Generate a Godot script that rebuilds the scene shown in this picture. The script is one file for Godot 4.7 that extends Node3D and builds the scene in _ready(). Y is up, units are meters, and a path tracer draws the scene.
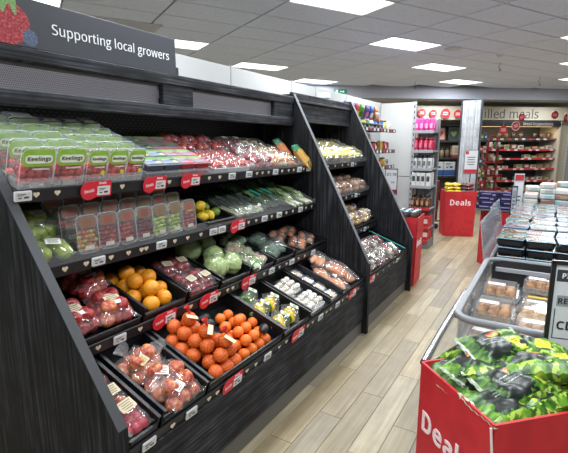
extends Node3D
# Plan coordinates: x to the right of the aisle, y up, Z metres ahead along the aisle (world z = -Z).

var rng := RandomNumberGenerator.new()
var taken := {}
var mats := {}
var meshes := {}
var font: SystemFont
var font_bold: SystemFont

# slope line of each produce shelf: front x, front y, tilt in degrees
const SHELF := {1: [-1.78, 1.416, 21.0], 2: [-1.73, 1.096, 16.0], 3: [-1.62, 0.745, 18.0], 4: [-1.262, 0.455, 20.0]}
# rear hall frame (turned 37.7 degrees): origin at the ceiling beam
const B0 := Vector3(-3.39, 0, 9.69)
const BE := Vector3(0.791, 0, 0.611)
const BN := Vector3(-0.611, 0, 0.791)

func P(x: float, y: float, z: float) -> Vector3:
	return Vector3(x, y, -z)

func BK(s: float, y: float, d: float) -> Vector3:
	var q := B0 + BE * s + BN * d
	return Vector3(q.x, y, -q.z)

# ---------------------------------------------------------------- nodes
func numbered(called: String) -> String:
	taken[called] = taken.get(called, -1) + 1
	return called if taken[called] == 0 else "%s_%03d" % [called, taken[called]]

func tag(o: Node3D, label: String, category := "", group := "", kind := "") -> void:
	if label: o.set_meta("label", label)
	if category: o.set_meta("category", category)
	if group: o.set_meta("group", group)
	if kind: o.set_meta("kind", kind)

func thing(called: String, label: String, category: String, at := Vector3.ZERO, basis_ := Basis.IDENTITY, group := "") -> Node3D:
	var o := Node3D.new()
	o.name = numbered(called)
	add_child(o)
	o.transform = Transform3D(basis_, at)
	tag(o, label, category, group)
	return o

func part(parent: Node, called: String, mesh: Mesh, mat: Material, at := Vector3.ZERO, basis_ := Basis.IDENTITY) -> MeshInstance3D:
	var o := MeshInstance3D.new()
	o.name = called
	o.mesh = mesh
	o.material_override = mat
	parent.add_child(o, true)
	o.transform = Transform3D(basis_, at)
	return o

func solo(called: String, label: String, category: String, mesh: Mesh, mat: Material, at := Vector3.ZERO, basis_ := Basis.IDENTITY, group := "") -> MeshInstance3D:
	var o := MeshInstance3D.new()
	o.name = numbered(called)
	o.mesh = mesh
	o.material_override = mat
	add_child(o)
	o.transform = Transform3D(basis_, at)
	tag(o, label, category, group)
	return o

func struct(called: String, mesh: Mesh, mat: Material, at := Vector3.ZERO, basis_ := Basis.IDENTITY) -> MeshInstance3D:
	var o := solo(called, "", "", mesh, mat, at, basis_)
	o.set_meta("kind", "structure")
	return o

func dup(o: Node3D, at: Vector3, basis_: Basis) -> Node3D:
	var c: Node3D = o.duplicate()
	c.name = numbered(String(o.name).rstrip("0123456789").trim_suffix("_"))
	add_child(c)
	c.transform = Transform3D(basis_, at)
	return c

func R(x := 0.0, y := 0.0, z := 0.0) -> Basis:
	return Basis.from_euler(Vector3(deg_to_rad(x), deg_to_rad(y), deg_to_rad(z)))

# on a produce shelf: t metres behind the lip along the slope, Z along the aisle, h above the board
func SP(s: int, t: float, z: float, h := 0.0) -> Vector3:
	var q: Array = SHELF[s]
	var a: float = deg_to_rad(q[2])
	return P(q[0] - t * cos(a) + h * sin(a), q[1] + t * sin(a) + h * cos(a), z)

func SB(s: int, yaw := 0.0) -> Basis:
	return R(0, 0, -SHELF[s][2]) * R(0, yaw, 0)

const LIE := Basis(Vector3(0, 0, -1), Vector3(-1, 0, 0), Vector3(0, 1, 0))   # a plate lying face up, its right edge away
const FACE := Basis(Vector3(0, 0, -1), Vector3(0, 1, 0), Vector3(1, 0, 0))    # a plate facing the aisle

# ---------------------------------------------------------------- meshes
func tri(st: SurfaceTool, a: Vector3, b: Vector3, c: Vector3, out_: Vector3, uv := []) -> void:
	var n := (b - a).cross(c - a)
	var idx := [0, 1, 2]
	if n.dot(out_) > 0: idx = [0, 2, 1]
	var pts := [a, b, c]
	var nn := n.normalized() * (1.0 if n.dot(out_) > 0 else -1.0)
	for k in idx:
		st.set_normal(nn)
		st.set_uv(uv[k] if uv else Vector2(0.5, 0.5))
		st.add_vertex(pts[k])

func quad(st: SurfaceTool, p: Array, out_: Vector3, uv := [Vector2(0, 0), Vector2(1, 0), Vector2(1, 1), Vector2(0, 1)]) -> void:
	tri(st, p[0], p[1], p[2], out_, [uv[0], uv[1], uv[2]])
	tri(st, p[0], p[2], p[3], out_, [uv[0], uv[2], uv[3]])

func st_box(st: SurfaceTool, c: Vector3, s: Vector3, b := Basis.IDENTITY) -> void:
	var h := s / 2
	for ax in 3:
		var u := (ax + 1) % 3
		var w := (ax + 2) % 3
		for sg in [-1, 1]:
			var pts := []
			for ij in [[-1, -1], [1, -1], [1, 1], [-1, 1]]:
				var v := Vector3.ZERO
				v[ax] = sg * h[ax]; v[u] = ij[0] * h[u]; v[w] = ij[1] * h[w]
				pts.append(c + b * v)
			var o := Vector3.ZERO
			o[ax] = sg
			quad(st, pts, b * o)

func boxes(key: String, list: Array) -> ArrayMesh:
	if meshes.has(key): return meshes[key]
	var st := SurfaceTool.new()
	st.begin(Mesh.PRIMITIVE_TRIANGLES)
	for e in list: st_box(st, e[0], e[1], e[2] if e.size() > 2 else Basis.IDENTITY)
	meshes[key] = st.commit()
	return meshes[key]

func rbox(x: float, y: float, z: float, b := 0.004) -> ArrayMesh:
	var key := "rb%.4f,%.4f,%.4f,%.4f" % [x, y, z, b]
	if meshes.has(key): return meshes[key]
	var st := SurfaceTool.new()
	st.begin(Mesh.PRIMITIVE_TRIANGLES)
	var h := Vector3(x, y, z) / 2
	for ax in 3:
		var u := (ax + 1) % 3
		var w := (ax + 2) % 3
		for sg in [-1, 1]:
			var pts := []
			for ij in [[-1, -1], [1, -1], [1, 1], [-1, 1]]:
				var v := Vector3.ZERO
				v[ax] = sg * h[ax]; v[u] = ij[0] * (h[u] - b); v[w] = ij[1] * (h[w] - b)
				pts.append(v)
			var o := Vector3.ZERO
			o[ax] = sg
			quad(st, pts, o)
		for su in [-1, 1]:
			for sw in [-1, 1]:
				var pts := []
				for e in [[-1, 0], [1, 0], [1, 1], [-1, 1]]:
					var v := Vector3.ZERO
					v[ax] = e[0] * (h[ax] - b)
					v[u] = su * (h[u] - (b if e[1] else 0.0)); v[w] = sw * (h[w] - (0.0 if e[1] else b))
					pts.append(v)
				var o := Vector3.ZERO
				o[u] = su; o[w] = sw
				quad(st, pts, o)
	for sx in [-1, 1]:
		for sy in [-1, 1]:
			for sz in [-1, 1]:
				var s := Vector3(sx, sy, sz)
				tri(st, s * Vector3(h.x, h.y - b, h.z - b), s * Vector3(h.x - b, h.y, h.z - b), s * Vector3(h.x - b, h.y - b, h.z), s)
	meshes[key] = st.commit()
	return meshes[key]

func prism(key: String, poly: PackedVector2Array, depth: float) -> ArrayMesh:
	if meshes.has(key): return meshes[key]
	var st := SurfaceTool.new()
	st.begin(Mesh.PRIMITIVE_TRIANGLES)
	var lo := poly[0]
	var hi := poly[0]
	for p in poly:
		lo = lo.min(p); hi = hi.max(p)
	var uvof := func(p: Vector2): return Vector2((p.x - lo.x) / (hi.x - lo.x), 1.0 - (p.y - lo.y) / (hi.y - lo.y))
	var idx := Geometry2D.triangulate_polygon(poly)
	for sg in [-1.0, 1.0]:
		for k in range(0, idx.size(), 3):
			var a := poly[idx[k]]
			var b := poly[idx[k + 1]]
			var c := poly[idx[k + 2]]
			tri(st, Vector3(a.x, a.y, sg * depth / 2), Vector3(b.x, b.y, sg * depth / 2), Vector3(c.x, c.y, sg * depth / 2), Vector3(0, 0, sg), [uvof.call(a), uvof.call(b), uvof.call(c)])
	var cw := Geometry2D.is_polygon_clockwise(poly)
	for k in poly.size():
		var a := poly[k]
		var b := poly[(k + 1) % poly.size()]
		var dd := b - a
		var o := Vector3(dd.y, -dd.x, 0) * (-1.0 if cw else 1.0)
		quad(st, [Vector3(a.x, a.y, -depth / 2), Vector3(b.x, b.y, -depth / 2), Vector3(b.x, b.y, depth / 2), Vector3(a.x, a.y, depth / 2)], o)
	meshes[key] = st.commit()
	return meshes[key]

func rrect(w: float, h: float, r: float, seg := 4) -> PackedVector2Array:
	var a := PackedVector2Array()
	for c in [[1, 1, 0], [-1, 1, 90], [-1, -1, 180], [1, -1, 270]]:
		for k in seg + 1:
			var t := deg_to_rad(c[2] + 90.0 * k / seg)
			a.append(Vector2(c[0] * (w / 2 - r) + cos(t) * r, c[1] * (h / 2 - r) + sin(t) * r))
	return a

func plate(w: float, h: float, t := 0.002, r := 0.004) -> ArrayMesh:
	return prism("pl%.4f,%.4f,%.4f,%.4f" % [w, h, t, r], rrect(w, h, r, 3), t)

func disc(r: float, t := 0.003) -> ArrayMesh:
	var a := PackedVector2Array()
	for k in 20: a.append(Vector2.from_angle(TAU * k / 20) * r)
	return prism("disc%.4f,%.4f" % [r, t], a, t)

func surf_into(st: SurfaceTool, nu: int, nv: int, fn: Callable, flip := false) -> void:
	var pts := []
	var cen := Vector3.ZERO
	for j in nv + 1:
		for i in nu + 1:
			var p: Vector3 = fn.call(float(i) / nu, float(j) / nv)
			pts.append(p)
			cen += p
	for j in nv:
		for i in nu:
			var q := [j * (nu + 1) + i, j * (nu + 1) + i + 1, (j + 1) * (nu + 1) + i + 1, (j + 1) * (nu + 1) + i]
			var order := [0, 1, 2, 0, 2, 3] if not flip else [0, 2, 1, 0, 3, 2]
			for k in order:
				var m: int = q[k]
				st.set_uv(Vector2(float(m % (nu + 1)) / nu, float(m / (nu + 1)) / nv))
				st.add_vertex(pts[m])

func surf(key: String, nu: int, nv: int, fn: Callable, _unused := false) -> ArrayMesh:
	if meshes.has(key): return meshes[key]
	var st := SurfaceTool.new()
	st.begin(Mesh.PRIMITIVE_TRIANGLES)
	st.set_smooth_group(0)
	# closed shapes: wind the faces outwards
	var vol := 0.0
	for j in nv:
		for i in nu:
			var a: Vector3 = fn.call(float(i) / nu, float(j) / nv)
			var b: Vector3 = fn.call(float(i + 1) / nu, float(j) / nv)
			var c: Vector3 = fn.call(float(i + 1) / nu, float(j + 1) / nv)
			var d: Vector3 = fn.call(float(i) / nu, float(j + 1) / nv)
			vol += a.dot(b.cross(c)) + a.dot(c.cross(d))
	surf_into(st, nu, nv, fn, vol > 0)
	st.generate_normals()
	meshes[key] = st.commit()
	return meshes[key]

func noise(seed_: int, freq: float) -> FastNoiseLite:
	var n := FastNoiseLite.new()
	n.seed = seed_
	n.frequency = freq
	n.noise_type = FastNoiseLite.TYPE_SIMPLEX_SMOOTH
	n.fractal_octaves = 3
	return n

func blob(r: Vector3, amp := 0.0, freq := 1.5, seed_ := 1, nu := 14, nv := 9) -> ArrayMesh:
	var n := noise(seed_, freq)
	var fn := func(u: float, v: float) -> Vector3:
		var d := Vector3(cos(u * TAU) * sin(v * PI), cos(v * PI), sin(u * TAU) * sin(v * PI))
		return d * r * (1.0 + amp * n.get_noise_3dv(d * 1.0))
	return surf("blob%s,%.3f,%.2f,%d,%d" % [r, amp, freq, seed_, nu], nu, nv, fn)

func lathe(key: String, prof: Array, seg := 14) -> ArrayMesh:
	var fn := func(u: float, v: float) -> Vector3:
		var p: Vector2 = prof[int(round(v * (prof.size() - 1)))]
		return Vector3(cos(u * TAU) * p.x, p.y, sin(u * TAU) * p.x)
	return surf("lathe" + key, seg, prof.size() - 1, fn, true)

func tube(key: String, path: Array, r: float, seg := 8) -> ArrayMesh:
	var fn := func(u: float, v: float) -> Vector3:
		var k := int(round(v * (path.size() - 1)))
		var a: Vector3 = path[maxi(k - 1, 0)]
		var b: Vector3 = path[mini(k + 1, path.size() - 1)]
		var d := (b - a).normalized()
		var s := d.cross(Vector3.UP if absf(d.y) < 0.9 else Vector3.RIGHT).normalized()
		var t := d.cross(s)
		return path[k] + (s * cos(u * TAU) + t * sin(u * TAU)) * r
	return surf("tube" + key, seg, path.size() - 1, fn, false)

# a filled bag lying down: length l along x, thickness d, width w along z, sealed flat at the x ends
func pillow(l: float, d: float, w: float, amp: float, seed_: int, nu := 14, nv := 10) -> ArrayMesh:
	var key := "pil%.3f,%.3f,%.3f,%.3f,%d" % [l, d, w, amp, seed_]
	if meshes.has(key): return meshes[key]
	var n := noise(seed_, 4.0)
	var st := SurfaceTool.new()
	st.begin(Mesh.PRIMITIVE_TRIANGLES)
	st.set_smooth_group(0)
	for sg in [1.0, -1.0]:
		var fn := func(u: float, v: float) -> Vector3:
			var a: float = u * 2 - 1
			var b: float = v * 2 - 1
			var fill := pow(maxf(0.0, 1.0 - pow(absf(a) * 1.08, 4.0)), 0.6) * pow(maxf(0.0, 1.0 - pow(absf(b), 3.0)), 0.55)
			var narrow := 1.0 - 0.10 * (1.0 - absf(a)) * 1.0
			var ruff := (n.get_noise_3d(a * 0.45, b * 0.45, sg * 0.3) - 0.6 * absf(n.get_noise_3d(a * 0.22 + b * 0.2 + 3.0, b * 0.22 - a * 0.15, sg * 0.5)) + 0.2) * amp
			return Vector3(a * l / 2 + n.get_noise_2d(b * 2.0, 7.0) * amp * 0.3, sg * d / 2 * fill + ruff * (0.35 + fill) * 0.6 + (0.0 if fill > 0.02 else n.get_noise_2d(b * 3.0, a) * amp), b * w / 2 * narrow)
		surf_into(st, nu, nv, fn, sg < 0)
	st.generate_normals()
	meshes[key] = st.commit()
	return meshes[key]

func crate_mesh(l: float, h: float, w: float) -> ArrayMesh:
	var t := 0.007
	return boxes("crate%.3f,%.3f,%.3f" % [l, h, w], [
		[Vector3(0, t / 2, 0), Vector3(l, t, w)],
		[Vector3(l / 2 - t / 2, h * 0.3, 0), Vector3(t, h * 0.6, w)], [Vector3(-l / 2 + t / 2, h / 2, 0), Vector3(t, h, w)],
		[Vector3(0, h / 2, w / 2 - t / 2), Vector3(l, h, t)], [Vector3(0, h / 2, -w / 2 + t / 2), Vector3(l, h, t)],
		[Vector3(0, h, w / 2 - 0.006), Vector3(l + 0.01, 0.006, 0.014)], [Vector3(0, h, -w / 2 + 0.006), Vector3(l + 0.01, 0.006, 0.014)],
		[Vector3(-l / 2 + 0.004, h, 0), Vector3(0.016, 0.006, w)],
		[Vector3(-l * 0.12, h * 0.55, w / 2 - t - 0.001), Vector3(0.012, h * 0.8, 0.004)], [Vector3(l * 0.2, h * 0.55, w / 2 - t - 0.001), Vector3(0.012, h * 0.8, 0.004)],
		[Vector3(-l * 0.12, h * 0.55, -w / 2 + t + 0.001), Vector3(0.012, h * 0.8, 0.004)], [Vector3(l * 0.2, h * 0.55, -w / 2 + t + 0.001), Vector3(0.012, h * 0.8, 0.004)]])

func text(s: String, width: float, bold := false, depth := 0.0012) -> ArrayMesh:
	var key := "tx%s,%.4f,%s" % [s, width, bold]
	if meshes.has(key): return meshes[key]
	var tm := TextMesh.new()
	tm.text = s
	tm.font = font_bold if bold else font
	tm.font_size = 48
	tm.pixel_size = 0.01
	tm.depth = 0.05
	tm.curve_step = 2.0
	var bb := tm.get_aabb()
	var k := width / bb.size.x
	var arr := tm.get_mesh_arrays()
	var vs: PackedVector3Array = arr[Mesh.ARRAY_VERTEX]
	var c := bb.get_center()
	for i in vs.size(): vs[i] = (vs[i] - c) * Vector3(k, k, depth / 0.05)
	arr[Mesh.ARRAY_VERTEX] = vs
	var am := ArrayMesh.new()
	am.add_surface_from_arrays(Mesh.PRIMITIVE_TRIANGLES, arr)
	meshes[key] = am
	return am

# ---------------------------------------------------------------- materials
func mat(c: Color, rough := 0.6, metal := 0.0, spec := 0.5) -> StandardMaterial3D:
	var key := "%s,%.2f,%.2f,%.2f" % [c.to_html(), rough, metal, spec]
	if mats.has(key): return mats[key]
	var m := StandardMaterial3D.new()
	m.albedo_color = c
	m.roughness = rough
	m.metallic = metal
	m.metallic_specular = spec
	if c.a < 1.0: m.transparency = BaseMaterial3D.TRANSPARENCY_ALPHA
	mats[key] = m
	return m

func hexm(h: String, rough := 0.6, metal := 0.0) -> StandardMaterial3D:
	return mat(Color.html(h), rough, metal)

func noisy(key: String, cols: Array, freq: float, scale_: float, rough := 0.6) -> StandardMaterial3D:
	if mats.has(key): return mats[key]
	var tx := NoiseTexture2D.new()
	tx.width = 128
	tx.height = 128
	tx.seamless = true
	var n := noise(hash(key) % 1000, freq)
	tx.noise = n
	var g := Gradient.new()
	g.offsets = PackedFloat32Array()
	g.colors = PackedColorArray()
	var offs := PackedFloat32Array()
	var cs := PackedColorArray()
	for i in cols.size():
		offs.append(0.2 + 0.6 * i / maxf(1, cols.size() - 1))
		cs.append(Color.html(cols[i]))
	g.offsets = offs
	g.colors = cs
	tx.color_ramp = g
	var m := StandardMaterial3D.new()
	m.albedo_texture = tx
	m.uv1_triplanar = true
	m.uv1_scale = Vector3.ONE * scale_
	m.roughness = rough
	mats[key] = m
	return m

func image_mat(key: String, im: Image, rough := 0.6, tri_scale := Vector3.ZERO, world := true) -> StandardMaterial3D:
	var m := StandardMaterial3D.new()
	m.albedo_texture = ImageTexture.create_from_image(im)
	m.roughness = rough
	if tri_scale != Vector3.ZERO:
		m.uv1_triplanar = true
		m.uv1_world_triplanar = world
		m.uv1_scale = tri_scale
	mats[key] = m
	return m

# streaky wood: grain along v (or along u when turned)
func grain(w: int, h: int, dark: Color, light: Color, seed_: int, turned := false, stretch := 14.0, power := 1.0) -> Image:
	var im := Image.create(h if turned else w, w if turned else h, false, Image.FORMAT_RGB8)
	var n := noise(seed_, 0.055)
	var n2 := noise(seed_ + 5, 0.16)
	var n3 := noise(seed_ + 9, 0.01)
	for y in h:
		for x in w:
			# fold the far edges so that the picture tiles
			var fx := absf(float(x) - w / 2.0) * 2.0
			var fy := absf(float(y) - h / 2.0) * 2.0
			var v := 0.5 + 0.55 * n.get_noise_2d(fx, fy / stretch) + 0.4 * n2.get_noise_2d(fx * 1.3, fy / stretch / 2.0) + 0.3 * n3.get_noise_2d(fx, fy)
			var c := dark.lerp(light, pow(clampf(v, 0, 1), power))
			if turned: im.set_pixel(y, x, c)
			else: im.set_pixel(x, y, c)
	return im

func film() -> StandardMaterial3D:
	return mat(Color(1, 1, 1, 0.05), 0.08, 0.0, 0.5)

func clear() -> StandardMaterial3D:
	return mat(Color(0.95, 0.97, 0.98, 0.07), 0.05, 0.0, 0.5)

# ---------------------------------------------------------------- small printed things
func print_bars(w: float, h: float, kind := 0) -> ArrayMesh:
	var l := []
	if kind == 0:
		l = [[Vector3(-w * 0.12, h * 0.28, 0), Vector3(w * 0.6, h * 0.1, 0.0008)], [Vector3(-w * 0.2, h * 0.1, 0), Vector3(w * 0.42, h * 0.07, 0.0008)], [Vector3(w * 0.2, -h * 0.2, 0), Vector3(w * 0.34, h * 0.26, 0.0008)], [Vector3(-w * 0.25, -h * 0.24, 0), Vector3(w * 0.24, h * 0.16, 0.0008)]]
	else:
		for k in 4: l.append([Vector3(0, h * (0.3 - 0.2 * k), 0), Vector3(w * (0.75 - 0.13 * (k % 2)), h * 0.07, 0.0008)])
	return boxes("bars%.4f,%.4f,%d" % [w, h, kind], l)

func price_label(at: Vector3, b: Basis, label: String, group := "electronic price labels along the produce shelves", w := 0.068, h := 0.04) -> Node3D:
	var t := thing("price_label", label, "price label", at, b, group)
	part(t, "frame", plate(w, h, 0.006, 0.004), hexm("d9dadb", 0.4), Vector3(0, 0, 0.003))
	part(t, "screen", plate(w * 0.86, h * 0.76, 0.001, 0.002), hexm("c9cdcb", 0.35), Vector3(0, 0, 0.0065))
	part(t, "print", print_bars(w * 0.82, h * 0.7), hexm("3a3b40", 0.5), Vector3(0, 0, 0.0074))
	return t

func deals_tag(at: Vector3, b: Basis, label: String, group := "red round price tags along the produce shelves") -> Node3D:
	var red := hexm("d5283a", 0.45)
	var t := thing("deals_tag", label, "price tag", at, b, group)
	part(t, "card", plate(0.104, 0.074, 0.002, 0.004), red, Vector3(0.022, 0, 0.002))
	var dd := part(t, "disc", disc(0.043, 0.003), red, Vector3(-0.045, -0.004, 0.0055))
	part(dd, "disc_lettering", text("Deals", 0.05, true), hexm("f5dede", 0.5), Vector3(0, 0, 0.0022), R(0, 0, 8))
	part(t, "lettering", text("Deals", 0.038, true), hexm("f7e8e8", 0.5), Vector3(0.026, 0.028, 0.0035))
	var s := part(t, "screen", plate(0.068, 0.042, 0.004, 0.003), hexm("dcdedd", 0.4), Vector3(0.03, -0.008, 0.005))
	part(s, "print", print_bars(0.06, 0.036), hexm("37383d", 0.5), Vector3(0, 0, 0.0025))
	return t

func heart_mesh() -> ArrayMesh:
	var a := PackedVector2Array()
	for k in 20:
		var t := TAU * k / 20
		a.append(Vector2(16 * pow(sin(t), 3), 13 * cos(t) - 5 * cos(2 * t) - 2 * cos(3 * t) - cos(4 * t)) * 0.00085)
	return prism("heart", a, 0.002)

# ---------------------------------------------------------------- fruit shapes
func apple() -> ArrayMesh:
	return lathe("apple", [Vector2(0.0, 0.026), Vector2(0.008, 0.030), Vector2(0.020, 0.034), Vector2(0.032, 0.026), Vector2(0.037, 0.008), Vector2(0.034, -0.012), Vector2(0.024, -0.028), Vector2(0.012, -0.033), Vector2(0.0, -0.030)], 12)

func pear() -> ArrayMesh:
	return lathe("pear", [Vector2(0.0, 0.062), Vector2(0.010, 0.060), Vector2(0.018, 0.046), Vector2(0.022, 0.028), Vector2(0.032, 0.006), Vector2(0.038, -0.014), Vector2(0.033, -0.034), Vector2(0.018, -0.046), Vector2(0.0, -0.046)], 12)

func lemon() -> ArrayMesh:
	return lathe("lemon", [Vector2(0.0, 0.044), Vector2(0.007, 0.040), Vector2(0.020, 0.030), Vector2(0.030, 0.012), Vector2(0.031, -0.008), Vector2(0.023, -0.027), Vector2(0.009, -0.038), Vector2(0.0, -0.041)], 12)

func strawberry() -> ArrayMesh:
	return lathe("strawberry", [Vector2(0.0, 0.016), Vector2(0.012, 0.015), Vector2(0.018, 0.006), Vector2(0.015, -0.008), Vector2(0.008, -0.019), Vector2(0.0, -0.024)], 9)

func mushroom() -> ArrayMesh:
	return lathe("mushroom", [Vector2(0.0, 0.018), Vector2(0.012, 0.016), Vector2(0.022, 0.006), Vector2(0.023, -0.003), Vector2(0.017, -0.007), Vector2(0.009, -0.008), Vector2(0.009, -0.022), Vector2(0.0, -0.023)], 10)

func pepper() -> ArrayMesh:
	var fn := func(u: float, v: float) -> Vector3:
		var lobe := 1.0 + 0.09 * cos(u * TAU * 4.0)
		var prof: float = [0.0, 0.55, 0.95, 1.0, 0.98, 0.93, 0.85, 0.7, 0.4, 0.0][int(round(v * 9))]
		var yy: float = [0.026, 0.036, 0.034, 0.022, 0.008, -0.008, -0.022, -0.034, -0.042, -0.038][int(round(v * 9))]
		return Vector3(cos(u * TAU) * prof * lobe * 0.036, yy, sin(u * TAU) * prof * lobe * 0.036)
	return surf("pepper", 20, 9, fn, true)

func carrot() -> ArrayMesh:
	return lathe("carrot", [Vector2(0.0, 0.075), Vector2(0.010, 0.072), Vector2(0.016, 0.055), Vector2(0.014, 0.01), Vector2(0.010, -0.035), Vector2(0.004, -0.07), Vector2(0.0, -0.08)], 9)

func banana(k: int) -> ArrayMesh:
	var key := "banana%d" % k
	var fn := func(u: float, v: float) -> Vector3:
		var a: float = (v - 0.5) * 1.7
		var r: float = 0.018 * pow(maxf(0.0, 1.0 - pow(absf(v * 2 - 1), 5.0)), 0.5) + 0.003
		var c := Vector3(sin(a) * 0.11, -cos(a) * 0.11 + 0.11, 0.0)
		var d := Vector3(-sin(a), cos(a), 0)
		return c + d * cos(u * TAU) * r + Vector3(0, 0, sin(u * TAU) * r)
	return surf(key, 7, 10, fn, true)

var sphere_cache := {}
func ball(r: float, fine := false) -> ArrayMesh:
	return blob(Vector3(r, r * 0.94, r), 0.03, 1.0, 3, 16 if fine else 8, 10 if fine else 5)

# a packed item: tray, contents laid in a grid, film and a sticker, all in the frame of its shelf
func pack(o: Dictionary) -> Node3D:
	var b: Basis = o.get("b", Basis.IDENTITY)
	var t := thing(o.n, o.l, o.c, o.at, b, o.get("g", ""))
	var s: Vector3 = o.s
	var y0 := 0.0
	if o.has("tray"):
		part(t, "tray", crate_small(s.x, s.y * 0.45, s.z), hexm(o.tray, 0.35), Vector3.ZERO)
		y0 = 0.003
	var nx: int = o.grid[0]
	var nz: int = o.grid[1]
	var layers: int = o.grid[2] if o.grid.size() > 2 else 1
	var ms: Array = o.mats
	var r: float = o.r
	for ly in layers:
		var mx := nx - ly
		var mz := nz - ly
		for i in mx:
			for j in mz:
				var px := 0.0 if mx < 2 else (i / float(mx - 1) - 0.5) * (s.x - 2 * r - 0.006 - ly * r)
				var pz := 0.0 if mz < 2 else (j / float(mz - 1) - 0.5) * (s.z - 2 * r - 0.006 - ly * r)
				var rot: Basis = R(rng.randf_range(-40, 40), rng.randf_range(0, 360), rng.randf_range(-40, 40)) if not o.has("align") else o.align * R(0, rng.randf_range(-8, 8), 0)
				part(t, o.f, o.mesh, ms[rng.randi() % ms.size()], Vector3(px + rng.randf_range(-1, 1) * 0.003, y0 + r + ly * r * 1.55, pz + rng.randf_range(-1, 1) * 0.003), rot)
	if not o.get("open", false):
		part(t, "film", pillow(s.x * 1.12, s.y, s.z * 1.06, o.get("amp", 0.012), rng.randi_range(1, 4), 12, 10), film(), Vector3(0, s.y * 0.52, 0))
	if o.has("sticker"):
		var k: Array = o.sticker
		var p := part(t, "sticker", plate(k[0], k[1], 0.001, 0.003), hexm(k[2], 0.5), Vector3(k[3] if k.size() > 3 else 0.0, s.y * 1.02 + 0.006, k[4] if k.size() > 4 else 0.0), R(0, rng.randf_range(-15, 15), -8) * LIE)
		part(p, "print", print_bars(k[0], k[1], 1), hexm("6b6258", 0.6), Vector3(0, 0, 0.0008))
	return t

func crate_small(l: float, h: float, w: float) -> ArrayMesh:
	var t := 0.003
	return boxes("tray%.3f,%.3f,%.3f" % [l, h, w], [[Vector3(0, t / 2, 0), Vector3(l, t, w)], [Vector3(l / 2, h / 2, 0), Vector3(t, h, w)], [Vector3(-l / 2, h / 2, 0), Vector3(t, h, w)], [Vector3(0, h / 2, w / 2), Vector3(l, h, t)], [Vector3(0, h / 2, -w / 2), Vector3(l, h, t)], [Vector3(l / 2 + 0.003, h, 0), Vector3(0.008, 0.002, w)], [Vector3(0, h, w / 2 + 0.003), Vector3(l, 0.002, 0.008)], [Vector3(0, h, -w / 2 - 0.003), Vector3(l, 0.002, 0.008)]])

# ---------------------------------------------------------------- setting
const TU := Vector3(0.878, 0, -0.479)   # ceiling grid, short side (plan)
const TW := Vector3(0.479, 0, 0.878)    # ceiling grid, long side
const TA := 0.49
const TB := 0.90

func tile_basis() -> Basis:
	return Basis(Vector3(TU.x, 0, -TU.z), Vector3.UP, Vector3(-TW.x, 0, TW.z))

func ceiling_lamp(at: Vector3, b: Basis, w: float, l: float, label: String, energy: float, group := "") -> void:
	var t := thing("ceiling_light", label, "light", at, b, group)
	part(t, "frame", boxes("lampframe%.2f,%.2f" % [w, l], [[Vector3(w / 2 - 0.006, 0.012, 0), Vector3(0.012, 0.03, l)], [Vector3(-w / 2 + 0.006, 0.012, 0), Vector3(0.012, 0.03, l)], [Vector3(0, 0.012, l / 2 - 0.006), Vector3(w, 0.03, 0.012)], [Vector3(0, 0.012, -l / 2 + 0.006), Vector3(w, 0.03, 0.012)]]), hexm("d8dadd", 0.5))
	var em := StandardMaterial3D.new()
	em.albedo_color = Color(0.9, 0.9, 0.9)
	em.emission_enabled = true
	em.emission = Color(0.97, 0.985, 1.0)
	em.emission_energy_multiplier = 2.6
	if not mats.has("lampglow"): mats["lampglow"] = em
	part(t, "diffuser", rbox(w - 0.024, 0.008, l - 0.024, 0.002), mats["lampglow"], Vector3(0, 0.008, 0))
	var a := AreaLight3D.new()
	a.name = "panel_light"
	a.area_size = Vector2(w - 0.03, l - 0.03)
	a.light_energy = energy
	a.light_color = Color(0.955, 0.978, 1.0)
	a.shadow_enabled = true
	t.add_child(a)
	a.transform = Transform3D(R(-90, 0, 0), Vector3(0, -0.01, 0))

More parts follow.
